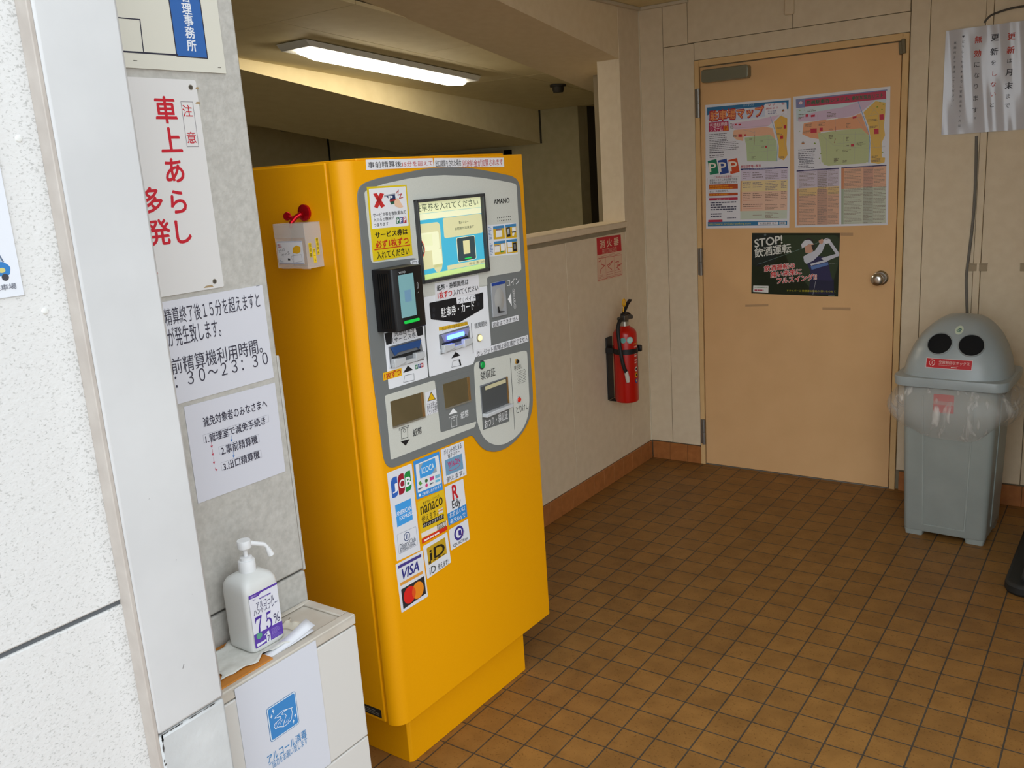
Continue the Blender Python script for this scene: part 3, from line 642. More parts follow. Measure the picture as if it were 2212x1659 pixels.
def label_(name, pts, col, rows, label=None, base=PB+.0004):
    def f(p):
        p.plate(pts, col, .0004)
        for r in rows: p.text(*r)
    return printed(name, f, label, base)
K = '#232326'; RD = '#c22a2a'
label_('slot_label', [(-.0785,1.3444),(.111,1.3443),(.1119,1.2912),(-.0815,1.2982)], '#dedde0', [((-.0724,1.3232,.0631,1.3387), '紙幣・券類関係は', K, .014), ((-.071,1.3014,-.0113,1.3203), '1枚ずつ', RD, .03), ((-.0066,1.3009,.1049,1.3166), '入れてください', K, .014)], 'white label on note and ticket slots')
label_('prepaid_label', [(.0062,1.2947),(.0905,1.2932),(.091,1.2734),(.0067,1.2762)], '#e6e6ea', [((.012,1.2765,.0878,1.2914), 'プリペイド', '#4a4a4e', 0)])
label_('refund_label', [(.1575,1.2005),(.2913,1.2),(.2921,1.1827),(.1574,1.184)], '#e2e2e6', [((.1604,1.1853,.2883,1.1985), '返金はできません', '#3a3a3e', 0)])
label_('credit_label', [(.0723,1.1339),(.3358,1.1311),(.3357,1.111),(.073,1.1144)], '#e2e2e6', [((.0772,1.1139,.3332,1.13), 'クレジット精算は領収書がでません', '#3a3a3e', 0)])
def f(p):
    p.poly([(-.2857,1.2476),(-.1414,1.2454),(-.1414,1.218),(-.2821,1.2175)], '#16171a', -.6)
    p.plate([(-.2547,1.2518),(-.1717,1.2459),(-.1622,1.215),(-.263,1.2158)], '#dfe0e4', .0002)
    p.text((-.2516,1.2327,-.1735,1.25), '共通駐車券', '#3a3a3e', 0); p.text((-.2599,1.2169,-.165,1.2317), '（サービス券）', '#3a3a3e', 0)
printed('service_ticket_label', f, 'black and white label of the service ticket slot', PB+.0004)
label_('one_sheet_label', [(-.304,1.1506),(-.2358,1.1486),(-.2365,1.1291),(-.305,1.1306)], '#e8b41c', [((-.301,1.1316,-.2401,1.1489), '1枚ずつ', '#b8301c', .02)], 'small yellow label with red letters')
label_('credit_caution_label', [(-.0769,1.2266),(.046,1.221),(.0466,1.2118),(-.077,1.2171)], '#e0b020', [((-.0658,1.2135,.0451,1.2246), 'クレジットカードを入れないでください', '#5a4a20', 0)])
def f(p):
    p.plate([(-.1541,1.0637),(-.1103,1.064),(-.1101,.9994),(-.1556,1.001)], '#dcdce0', .0004); t = [(-.1491,1.0384),(-.1308,1.0617),(-.1149,1.0365)]; p.poly(t, '#2a2a22', 1); c = (sum(q[0] for q in t)/3, sum(q[1] for q in t)/3); p.poly([((q[0]-c[0])*.8+c[0], (q[1]-c[1])*.8+c[1]) for q in t], '#e0b010', 2)
    for k, s in enumerate(('シャッターに', '指をはさまな', 'いようご注意', 'してください')): p.text([(-.1523,1.0243,-.109,1.0343), (-.1522,1.0165,-.1095,1.0268), (-.1523,1.0087,-.11,1.0187), (-.1522,1.0016,-.1103,1.0108)][k], s, '#55555a', 0)
printed('warning_label', f, 'white label with a yellow warning triangle', PB+.0004)
# strips taped along the top
def f(p):
    p.plate([(-.2881,1.6696),(-.0419,1.6671),(-.0404,1.6441),(-.2891,1.6455)], '#e2e1e4', .0004); p.text((-.283,1.6495,-.1638,1.6639), '事前精算後', '#3a3a3e', .004); p.text((-.1616,1.6486,-.0443,1.6616), '15分を超えて', '#c45a5a', 0)
printed('top_notice_strip', f, 'white strip whose red letters begin at 15', .0006)
def f(p):
    p.plate([(-.0365,1.667),(.273,1.6603),(.272,1.6343),(-.0395,1.644)], '#e2e1e4', .0004); p.text((-.0331,1.6437,.0746,1.6612), '出口精算をされた場合', '#3a3a3e', 0); p.text((.0789,1.639,.2648,1.6586), '別途料金が加算されます', '#c45a5a', 0)
printed('top_notice_strip', f, 'white strip ending in a long red line', .0006)
# yellow caution sticker
def f(p):
    p.plate([(-.2963,1.6062),(-.1546,1.6044),(-.1552,1.4277),(-.299,1.4276)], '#d9bd10', .0005); p.poly(smooth_poly([(-.2901,1.6012),(-.1593,1.6006),(-.1605,1.5029),(-.2927,1.506)], .002), '#e2e2e4', 1)
    p.poly([(-.2776,1.589),(-.2648,1.5898),(-.2402,1.5574),(-.2538,1.5534)], RD, 3); p.poly([(-.2535,1.5898),(-.2393,1.5868),(-.2667,1.5532),(-.2786,1.5577)], RD, 3)
    p.poly([(-.2398,1.5831),(-.1997,1.5862),(-.1991,1.583),(-.2405,1.5781)], '#9fa2a8', 2); p.poly([(-.2327,1.5805),(-.2011,1.5836),(-.1999,1.5723),(-.2203,1.5702)], '#23345c', 3); p.poly([(-.2239,1.5726),(-.2005,1.5734),(-.1965,1.5676),(-.2194,1.5645)], '#a02a30', 3); p.poly([(-.2224,1.5669),(-.1965,1.568),(-.2015,1.5611),(-.2168,1.5594)], '#2c5a44', 3)
    p.text((-.2254,1.5711,-.2102,1.5805), 'P', '#f4f4f4', .02, 5)
    p.poly(smooth_poly([(-.2058,1.5664),(-.1956,1.5743),(-.1898,1.5721),(-.174,1.5507),(-.1863,1.5488),(-.196,1.5517),(-.2051,1.5546)], .003), '#e6bfa0', 4)
    p.line([(-.1954,1.586),(-.187,1.5929),(-.1903,1.5807),(-.1764,1.5833),(-.1864,1.5726),(-.1732,1.5741)], .0022, '#b05050', 3)
    p.text((-.2852,1.5333,-.1671,1.5428), 'サービス券を複数重ねて', K, 0); p.text((-.285,1.5226,-.2125,1.5309), '入れると機械が', K, 0); p.text((-.2854,1.51,-.2346,1.5186), 'つまります', K, 0)
    for q, c in (([(-.2046,1.5261),(-.1928,1.5261),(-.1935,1.5111),(-.2051,1.5109)], '#2c6a4a'), ([(-.1918,1.526),(-.1795,1.526),(-.1805,1.5107),(-.1925,1.5108)], '#364a8a'), ([(-.1788,1.5259),(-.1671,1.526),(-.1674,1.5106),(-.1795,1.5106)], '#b03040')): p.poly(q, c, 2)
    for rr in ((-.2026,1.5135,-.1955,1.5239), (-.19,1.5132,-.1826,1.5238), (-.177,1.5133,-.1695,1.524)): p.text(rr, 'P', '#f2f2f2', .02)
    p.text((-.2849,1.482,-.1678,1.4977), 'サービス券は', '#1c1a14', .03); p.text((-.2863,1.458,-.1669,1.4765), '必ず1枚ずつ', '#c02818', .035); p.line([(-.2909,1.4554),(-.1617,1.4547)], .0022, '#c02818', 2); p.text((-.2856,1.4318,-.1669,1.4497), '入れてください', '#1c1a14', .022)
printed('caution_sticker', f, 'yellow and white sticker with a red cross', .0032)
# picture guide at the right
def f(p):
    p.plate([(.1688,1.4764),(.3105,1.4726),(.3089,1.3801),(.1681,1.3883)], '#dfe2e8', .0004)
    for q, c in (([(.1953,1.471),(.2499,1.4701),(.2491,1.4307),(.1943,1.432)], '#d2a820'), ([(.2555,1.4707),(.3093,1.47),(.3086,1.4291),(.2546,1.4307)], '#d2a820'), ([(.1947,1.428),(.2496,1.4266),(.2497,1.3879),(.1947,1.3899)], '#d2a820'), ([(.2551,1.4266),(.3092,1.4258),(.3085,1.3856),(.2543,1.3876)], '#d2a820')):
        p.poly(q, c, 1); a, b, cc, dd = q; top = [a, b, tuple(Vector(b).lerp(Vector(cc), .2)), tuple(Vector(a).lerp(Vector(dd), .2))]; p.poly(top, '#3c7fb0', 2)
    for q, c in (([(.2071,1.4583),(.2363,1.4583),(.2363,1.4385),(.2058,1.4393)], '#e6e4e0'), ([(.2085,1.4626),(.2363,1.4618),(.2362,1.457),(.2084,1.4579)], '#8a6a68'), ([(.2581,1.4618),(.2766,1.4621),(.2773,1.4352),(.2588,1.4351)], '#1a1c22'), ([(.2624,1.4587),(.2735,1.4591),(.2735,1.4431),(.2623,1.4414)], '#d8dce0'), ([(.2871,1.4601),(.3058,1.4596),(.3057,1.4456),(.2869,1.4459)], '#e4e4e2'), ([(.2835,1.4489),(.307,1.4495),(.3041,1.4444),(.2876,1.444)], '#2c2e34'), ([(.2877,1.4445),(.2995,1.4456),(.2936,1.4345),(.2859,1.4366)], '#e8e8e8'),
                 ([(.1957,1.4174),(.2203,1.4168),(.2193,1.3965),(.1947,1.3973)], '#e6e4e0'), ([(.1966,1.4173),(.2193,1.4164),(.2194,1.4132),(.1966,1.4139)], '#8a6a68'), ([(.2259,1.4183),(.2454,1.418),(.2454,1.3977),(.2254,1.3985)], '#e8e8e6'), ([(.2235,1.3979),(.2408,1.3977),(.2408,1.3942),(.2235,1.3942)], '#2e8a4a'), ([(.2594,1.4203),(.2816,1.4198),(.2823,1.4046),(.26,1.4053)], '#e2e4e8'), ([(.2598,1.4029),(.282,1.402),(.2816,1.3898),(.2593,1.3909)], '#e6e4e0'), ([(.2854,1.4156),(.3047,1.4159),(.3052,1.39),(.2863,1.3901)], '#1a1c22'), ([(.2897,1.412),(.3005,1.4122),(.3013,1.3973),(.2903,1.3962)], '#d8dce0')): p.poly(q, c, 3)
    p.greek(*(.1726,1.4352,.1876,1.4717), 9, '#6a88b8', 2, .5); p.greek(*(.1734,1.3906,.1882,1.4262), 8, '#6a88b8', 2, .5, seed=4)
    p.line([(.167,1.4346),(.3118,1.4282)], .0014, '#dfe2e8', 4)
printed('guide_sticker', f, 'small picture guide in white, blue and yellow')

# ---- payment stickers on the lower front (parts of the machine)
SB = .0007
def sticker(label, pts, col, fill, r=.003):
    def f(p): p.plate(smooth_poly(pts, r), col, .0005); fill(p)
    return printed('payment_sticker', f, label, SB)
WH = '#dcdee4'
def f(p):
    for bar, c1, c2, ch, tr in (([(-.3134,.8615),(-.308,.8725),(-.2993,.8742),(-.2889,.8727),(-.2905,.8251),(-.2976,.8194),(-.3056,.8193),(-.3134,.8206)], '#2f62b8', '#3c6cc0', 'J', (-.3086,.832,-.2918,.8552)), ([(-.2867,.8656),(-.2812,.8729),(-.2737,.875),(-.2636,.8734),(-.2635,.8274),(-.2694,.8206),(-.2778,.8189),(-.2871,.8201)], '#98182e', '#a02036', 'C', (-.2832,.8355,-.2656,.8587)), ([(-.2614,.8656),(-.2554,.8731),(-.2484,.8741),(-.238,.8731),(-.2376,.8277),(-.2433,.8203),(-.2503,.8194),(-.2609,.8197)], '#1f8a3c', '#2a9a44', 'B', (-.2588,.8334,-.2392,.858))):
        p.poly(smooth_poly(bar, .002), c1, 1); p.text(tr, ch, '#eceef2', .03)
    p.poly([(-.3063,.7982),(-.245,.7973),(-.2446,.7377),(-.3057,.7376)], '#3f9be0', 1); p.text((-.3049,.7665,-.2473,.779), 'AMERICAN', '#e8f0f6', .012); p.text((-.2946,.7518,-.2451,.7623), 'EXPRESS', '#e8f0f6', .012)
    p.loop(smooth_poly([(-.3097,.7182),(-.2356,.7143),(-.2358,.6626),(-.3091,.6634)], .004), .0006, '#5a6a86', 1); c = [(-.2735,.6999),(-.2718,.7122)]; rr = abs(c[1][1]-c[0][1]); p.circ(c[0], rr, '#3a4a76', 2); p.circ(c[0], rr*.82, '#e4e6ec', 3); p.rect(c[0][0]-rr*.34, c[0][1]-rr*.55, c[0][0]-rr*.08, c[0][1]+rr*.55, '#3a4a76', 4); p.rect(c[0][0]+rr*.08, c[0][1]-rr*.55, c[0][0]+rr*.34, c[0][1]+rr*.55, '#3a4a76', 4)
    p.text((-.3038,.675,-.2418,.689), 'Diners Club', '#3f4658', 0); p.text((-.3044,.6648,-.2432,.6747), 'INTERNATIONAL', '#3f4658', 0)
sticker('tall white sticker with three card emblems', [(-.3232,.8916),(-.2293,.8895),(-.2271,.6422),(-.3195,.6473)], WH, f)
def f(p):
    p.poly([(-.3182,.6339),(-.2257,.6314),(-.2258,.623),(-.3176,.6253)], '#453a86', 1); p.text((-.309,.59,-.2365,.6181), 'VISA', '#2f2f80', .03, 4, .25); p.poly([(-.3169,.5836),(-.2255,.582),(-.2247,.5734),(-.3158,.5754)], '#e09a3c', 1)
    p.poly([(-.3149,.5649),(-.2219,.565),(-.221,.5128),(-.3135,.5078)], '#2a2628', 1); c = [(-.2849,.5369),(-.2817,.5607),(-.2518,.5361)]; rr = abs(c[1][1]-c[0][1]); p.circ(c[0], rr, '#d8241c', 2); p.circ(c[2], rr, '#e88a1c', 3)
    h = abs(c[2][0]-c[0][0])/2; t = math.acos(h/rr); m = ((c[0][0]+c[2][0])/2, (c[0][1]+c[2][1])/2)
    p.poly([(c[0][0]+rr*math.cos(x), c[0][1]+rr*math.sin(x)) for x in [-t+2*t*i/10 for i in range(11)]] + [(c[2][0]+rr*math.cos(x), c[2][1]+rr*math.sin(x)) for x in [math.pi-t+2*t*i/10 for i in range(11)]], '#e0541c', 4)
sticker('white sticker with two overlapping red and orange discs', [(-.3258,.6406),(-.2189,.639),(-.2142,.5011),(-.3215,.5005)], WH, f)
def f(p):
    p.poly(smooth_poly([(-.215,.8813),(-.1215,.8808),(-.1181,.7985),(-.2161,.8027)], .002), '#dfe2e6', 1); p.poly([(-.2028,.8782),(-.1363,.8772),(-.1333,.836),(-.201,.8381)], '#9aa6ae', 2); p.poly([(-.1863,.8771),(-.1364,.8765),(-.1351,.8523),(-.1554,.8362),(-.2019,.8384),(-.2028,.8601)], '#3f9be0', 3)
    p.text((-.1936,.8489,-.1425,.8648), 'ICOCA', '#d6e6ee', .02)
    for k, (q, c) in enumerate((([(-.2109,.8281),(-.2028,.8321),(-.1954,.823),(-.2036,.8184)], '#5a9a3c'), (circ([(-.1788,.825)][0], .0055), '#3c6a3a'), ([(-.1646,.8298),(-.1466,.8287),(-.1469,.819),(-.164,.8195)], '#c83c80'), ([(-.1418,.8275),(-.1235,.8268),(-.1237,.8174),(-.1419,.8191)], '#7ab0c8'), (circ([(-.1795,.8119)][0], .005), '#d03c78'), ([(-.143,.8144),(-.1233,.8131),(-.1231,.8063),(-.1429,.8076)], '#6ab8d8'))): p.poly(q, c, 2)
    p.greek(*(-.2134,.8066,-.1909,.8164), 1, '#54606a', 3); p.greek(*(-.1666,.8069,-.146,.8143), 1, '#54606a', 3); p.circ([(-.2093,.7938)][0], .0042, '#eef2f6', 2); p.text((-.2008,.7877,-.1205,.7966), 'ご利用いただけます', '#eef2f6', .01)
sticker('blue framed sticker with a blue and grey card', [(-.222,.8922),(-.1164,.8894),(-.1146,.7786),(-.2222,.7856)], '#3a8ed6', f)
def f(p):
    p.text((-.0976,.8717,-.021,.8872), 'ポイントがたまる', '#3a3a3e', 0); p.text((-.0826,.8592,-.0305,.8699), '電子マネー', '#3a3a3e', 0); p.poly([(-.0964,.8571),(-.0214,.8555),(-.0196,.8097),(-.0961,.812)], '#6f9ab8', 1)
    p.text((-.0854,.8317,-.0313,.8482), 'WAON', '#c02868', .012); c = [(-.0592,.8265),(-.0348,.8248),(-.0601,.8199)]; p.loop(circ(c[0], abs(c[1][0]-c[0][0]), 24, abs(c[2][1]-c[0][1])), .0013, '#c83048', 2); p.text((-.0966,.7919,-.0176,.808), '使えます。', '#3a3a3e', 0)
sticker('white sticker with a grey blue square and magenta letters', [(-.1096,.8917),(-.0082,.8891),(-.0074,.7872),(-.1075,.7903)], WH, f)
def f(p):
    p.text((-.2004,.7628,-.1338,.7707), '電子マネー［ナナコ］', '#4a4420', 0); p.text((-.2123,.7378,-.1209,.7605), 'nanaco', '#3c3418', .01); p.text((-.2111,.7126,-.1443,.7333), '使えます。', '#3c3418', .004)
    p.poly([(-.1412,.7287),(-.121,.7285),(-.1208,.7146),(-.141,.7149)], '#d8d4cc', 2); p.poly([(-.1416,.7254),(-.1205,.7249),(-.1205,.7211),(-.1416,.7217)], '#c88a50', 3); p.poly([(-.2092,.712),(-.1205,.7093),(-.1207,.6959),(-.2089,.6994)], '#221c14', 1); p.text((-.2076,.6994,-.1217,.7094), 'ポイントたまります。', '#e8e8e4', .004)
    p.poly([(-.2177,.6875),(-.1097,.6853),(-.1096,.6705),(-.2176,.6739)], '#e4dcd4', 1); p.text((-.1525,.6705,-.1142,.6881), 'nanaco', '#4a4238', 0); p.poly([(-.2179,.6713),(-.1106,.6702),(-.1106,.6583),(-.2184,.6572)], '#d02a1c', 1); p.greek(*(-.2098,.6547,-.1188,.6709), 1, '#f0e4e0', 2, .3)
sticker('yellow sticker with black letters and a red foot', [(-.2222,.7789),(-.1106,.7783),(-.1105,.6593),(-.2194,.6569)], '#e0b81a', f)
def f(p):
    p.text((-.0766,.7353,-.0528,.7757), 'R', '#c01c28', .035); p.poly([(-.0801,.7352),(-.0443,.7359),(-.075,.7344)], '#c01c28', 1); p.text((-.0819,.7027,-.0441,.7333), 'Edy', '#2a2a2c', .012)
    p.poly(smooth_poly([(-.1054,.7032),(-.0198,.7038),(-.0197,.6644),(-.1032,.6675)], .001), '#2f86cc', 1); p.text((-.0972,.6873,-.0267,.7024), 'お支払いは', '#e8eef2', 0); p.text((-.0971,.6662,-.0277,.6828), '楽天Edyで', '#e8eef2', 0)
sticker('white sticker with a red R over a blue foot', [(-.1066,.7821),(-.0242,.7813),(-.0197,.6651),(-.1033,.6672)], WH, f)
def f(p):
    p.poly(smooth_poly([(-.2025,.6383),(-.1231,.6406),(-.1212,.5913),(-.2003,.5875)], .003), '#c09a1c', 1); p.text((-.1915,.5975,-.1297,.6289), 'iD', '#221c10', .02)
    for q in ([(-.199,.5974),(-.1892,.5975),(-.1892,.5892),(-.1992,.5888)], [(-.1795,.5957),(-.1695,.5958),(-.17,.5918),(-.1795,.5915)], [(-.1594,.596),(-.1482,.5964),(-.1483,.5915),(-.1594,.5918)], [(-.1403,.5946),(-.129,.5951),(-.1294,.5917),(-.1401,.5918)]): p.poly(q, '#4a3c14', 2)
    p.text((-.1989,.5589,-.1733,.5793), 'iD', '#2a2a2c', 0); p.text((-.163,.5578,-.1193,.5757), '使えます!', '#2a2a2c', 0)
sticker('white sticker with a gold field and large black letters', [(-.2157,.6486),(-.1124,.6523),(-.1067,.5581),(-.2101,.5506)], WH, f)
def f(p):
    c = [(-.0627,.6305),(-.0601,.6516)]; rr = abs(c[1][1]-c[0][1]); p.circ(c[0], rr, '#3a2f86', 1); p.circ(c[0], rr*.66, '#e0e2e8', 2); p.poly([(c[0][0]-rr*.1, c[0][1]+rr*.35), (c[0][0]+rr*.5, c[0][1]+rr*.35), (c[0][0]+rr*.5, c[0][1]-rr*.5), (c[0][0]-rr*.1, c[0][1]-rr*.3)], '#3a2f86', 3)
    for k, cc in enumerate(('#c03048', '#3a4a9a', '#7a88b8')): p.line([(c[0][0]+rr*(.55+.2*k), c[0][1]-rr*.75), (c[0][0]+rr*(.75+.2*k), c[0][1]-rr*.1)], .0012, cc, 4)
    p.text((-.0922,.5956,-.026,.6068), 'QUICPay', '#3a3a44', 0)
sticker('small white sticker with a purple ring', [(-.1048,.6548),(-.0179,.6573),(-.0159,.5932),(-.1024,.592)], WH, f)

# ---- red magnet hook on the machine's side and the plastic case hanging from it
mwx = Matrix.Translation((-.747, -.336, 0)) @ Matrix.Rotation(math.radians(-.9), 4, 'Z')
HK = thing('magnet_hook', 'red anodised magnet hook with wing screw on the yellow machine side', 'hook', mwx @ Vector((-.142, -.37, 1.545)), math.radians(-.9))
M_RED = mat('#b8101f', .22, .75)
b = MB().lathe([(.0, 0), (.019, 0), (.020, .003), (.020, .008), (.016, .010), (.010, .0115), (.0, .0115)], (.004, 0, .010), (0, -1, 0), n=28).build('magnet_disc', M_RED, HK)
MB().tube([(.0, -.011, .008), (-.010, -.022, .000), (-.014, -.034, -.012), (-.010, -.040, -.022)], [.006, .006, .005, .004], 12).build('hook_arm', M_RED, HK)
b = MB().lathe([(.0, -.0015), (.009, -.0015), (.0105, 0), (.009, .0015), (.0, .0015)], (-.030, -.03, .004), (.5, -1, .1), n=20); b.build('wing', M_RED, HK)
MB().tube([(-.012, -.026, -.004), (-.024, -.03, .002)], .0055, 10).build('wing_stem', M_RED, HK)
CA = thing('card_case', 'clear plastic collecting box for used cards hanging on the yellow machine side', 'box', mwx @ Vector((-.146, -.396, 1.425)), math.radians(-.9))
M_CASE = film('frosted_case_plastic', '#f0e8e0', .22, .35)
x0, x1, y0, y1, z0, z1, t = -.055, .053, -.026, .0255, 0, .1075, .0014
b = MB(); b.box((x0, y0, z0), (x1, y1, z0+t)); b.box((x0, y0, z0), (x1, y0+t, z1)); b.box((x0, y1-t, z0), (x1, y1, z1)); b.box((x0, y0, z0), (x0+t, y1, z1)); b.box((x1-t, y0, z0), (x1, y1, z1)); b.build('case_shell', M_CASE, CA, .0006)
b = MB(); b.box((x0-.0006, y0-.001, z1-.034), (x1+.0006, y0, z1)); b.box((x0-.0006, y0-.001, z1-.001), (x1+.0006, y1, z1)); b.build('case_lid', M_CASE, CA)
for xx in (x1-.03, x0+.004): bx('case_foot', (xx, y0+.008, -.0025), (xx+.026, y0+.012, 0), M_CASE, CA)
p = Print(lambda a, b, d: (a, y0-.0012-d, b), .0003); p.plate([(x0+.006, .012), (x1-.010, .012), (x1-.010, .066), (x0+.006, .066)], '#dcdce0', .0003)
p.line([(x0+.008, .0645), (x1-.012, .0645)], .0016, '#8f9cc4', 1); p.line([(x0+.008, .0135), (x1-.012, .0135)], .0016, '#8f9cc4', 1)
p.text((x0+.010, .040, x0+.034, .047), 'スライス', '#5a5a60', .0, 2, 0, 14); p.text((x0+.020, .031, x0+.050, .039), 'ケース', '#5a5a60', .0, 2, 0, 14); p.greek(x0+.009, .050, x0+.024, .060, 2, '#b06a70', 2)
p.poly([(.006, .038), (.022, .036), (.034, .040), (.036, .052), (.022, .056), (.008, .050)], '#dca61e', 2); p.loop([(-.002, .030), (.036, .034), (.037, .018), (.006, .014)], .0006, '#8a8a90', 2); p.line([(.006, .014), (.008, .036)], .0006, '#8a8a90', 2); p.poly([(-.014, .020), (-.006, .020), (-.006, .024), (-.014, .025)], '#2c2c30', 2); p.greek(x0+.009, .015, x0+.024, .025, 3, '#9aa6b4', 2)
p.build('case_label', CA)
def vlabel(name, a, b0, b1, wd, s, par):
    p = Print(lambda u, v, d: (x1+.0004+d, u, v), .0003); p.plate([(a-wd/2, b0), (a+wd/2, b0), (a+wd/2, b1), (a-wd/2, b1)], '#e2c21e', .0003); n = len(s); h = (b1-b0)/n
    p.chars(s, [(a, b1-(i+.5)*h) for i in range(n)], wd*.8, h*.85, '#3a3410', .01, 2); o = p.build(name, par); return o
vlabel('tape_label', -.0135, .026, .060, .0085, '回収箱', CA); vlabel('tape_label', -.0020, .012, .046, .0085, 'カード', CA); vlabel('tape_label', .0105, .030, .070, .0085, '使用済み', CA)

# ================================================================== papers and boards on the sign wall
def sheet(name, label, cat, fn, base, fill, group=None):
    p = Print(fn, base); fill(p); o = p.build(name); return tag(o, label, cat, group)
FW = PX(WX)
q = [(-1.0126,1.8455),(-1.2202,1.8466),(-1.0539,1.8744),(-1.1288,1.8731)]
a1, zb = q[0]; a0 = a1 - .52; zt = zb + .62
def f(p):
    p.plate([(a0, zb), (a1, zb), (a1, zt), (a0, zt)], '#d6d3c6', .003)
    r = (-1.1174,1.8717,-1.053,1.9734); bl = [(-1.1227,1.8735),(-1.053,1.8717)][0][0]; br = [(-1.053,1.8717)][0][0]; bb = [(-1.053,1.8717)][0][1]
    p.rect(bl, bb, br, zt-.06, '#2f62a8', 1); p.loop([(bl, bb), (br, bb), (br, zt-.06), (bl, zt-.06)], .002, '#2a2a3a', 2)
    s = '管理事務所'; pts = [(-1.0858,1.9817),(-1.0863,1.9594),(-1.0858,1.9384),(-1.0863,1.9165),(-1.0862,1.8932)]
    p.chars(s, pts, .0225, .0225, '#e0e4ea', .03, 3)
    c = [(-1.2218,1.9298),(-1.1904,1.9305),(-1.1928,1.8746),(-1.2247,1.8728),(-1.1207,1.8736)]; p.line([(c[0][0]-.2, c[0][1]), c[0], c[1], c[2]], .002, '#2a2a3a', 1); p.line([(a0+.03, c[3][1]), c[3], c[4]], .003, '#2a2a3a', 1)
    o = [(-1.1408,1.9741)][0]; p.poly([(o[0]-.012, o[1]+.05), (o[0]+.012, o[1]+.05), (o[0]+.004, o[1])], '#d0602c', 1); o = [(-1.1211,1.9746)][0]; p.poly([(o[0]-.004, o[1]+.03), (o[0]+.004, o[1]+.03), (o[0]+.002, o[1])], '#9cc0d8', 1)
    for d in [(-1.2125,1.8584),(-1.0274,1.856)]: p.rect(d[0]-.004, d[1]-.0006, d[0]+.004, d[1]+.0006, '#5a564c', 1)
sheet('floor_plan_sign', 'cream floor plan board with a blue label, topmost on the sign wall', 'sign', FW, .0035, f)
q = [(-1.087,1.8298),(-1.0959,1.4294)]
a1, zt = q[0]; zb = q[1][1]; a0 = a1 - .30
def f(p):
    p.plate(rrect(a0, zb, a1, zt, .004), '#dad8d6', .002)
    R = '#c0182a'; pts = [(-1.1634,1.7735),(-1.1618,1.7182),(-1.1638,1.6628),(-1.1657,1.6042),(-1.1669,1.5476)]
    p.chars('車上あらし', pts, .050, .052, R, .03, 2); p.chars('多発', [(-1.2216,1.6094),(-1.2163,1.5502)], .050, .052, R, .03, 2); p.chars('！', [(-1.2241,1.4921)], .050, .052, R, .03, 2)
    bq = [(-1.1296,1.7892),(-1.1016,1.7885),(-1.101,1.7058),(-1.1302,1.7049)]; p.loop([(bq[0][0]+.002, bq[0][1]), (bq[2][0], bq[0][1]), (bq[2][0], bq[2][1]), (bq[0][0]+.002, bq[2][1])], .0011, '#8a8488', 1); p.chars('注意', [(-1.1157,1.7723),(-1.115,1.7226)], .0235, .0235, R, .01, 2)
    for c in [(-1.1006,1.8161),(-1.1081,1.443)]: p.circ(c, .0052, '#8a8276', 1); p.circ(c, .0038, '#4a443c', 2)
    for c, s in (([(-1.0892,1.7875)][0], .006), ([(-1.1241,1.4348)][0], .012), ([(-1.0862,1.8149)][0], .004)): p.poly([(c[0]-s, c[1]-.0015), (c[0]+s, c[1]-.002), (c[0]+s*.7, c[1]+.0025), (c[0]-s*.5, c[1]+.002)], '#a8906c', 1)
sheet('warning_sign', 'white enamel board with large red upright letters, screwed to the sign wall', 'sign', FW, .0025, f)
q = [(-.9889,1.4198),(-.9892,1.218)]
a1, zt = q[0][0], q[0][1]; zb = q[1][1]; a0 = a1 - .297
KP = '#3c3a48'
def f(p):
    p.plate([(a0, zb), (a1, zb), (a1, zt), (a0, zt)], '#d4d5dd', .0005)
    p.text((-1.2321,1.3734,-1.0017,1.4067), '精算終了後１５分を超えますと', KP, -.006); p.text((-1.2322,1.3307,-1.1089,1.3687), 'が発生致します。', KP, -.006)
    p.text((-1.2342,1.2771,-1.0104,1.3093), '前精算機利用時間。', KP, -.006); p.text((-1.2306,1.2504,-.9999,1.2771), '：３０～２３：３０', KP, -.004)
    d = [(-1.0003,1.4191)][0]; p.rect(d[0]-.005, d[1]-.0005, d[0]+.004, d[1]+.0005, '#6a6a74', 1)
sheet('notice_paper', 'white paper notice of opening hours taped below the red lettered board', 'notice', FW, .0012, f)
q = [(-1.2196,1.2096),(-.9886,1.2061),(-.9908,1.0036),(-1.2207,1.0072)]
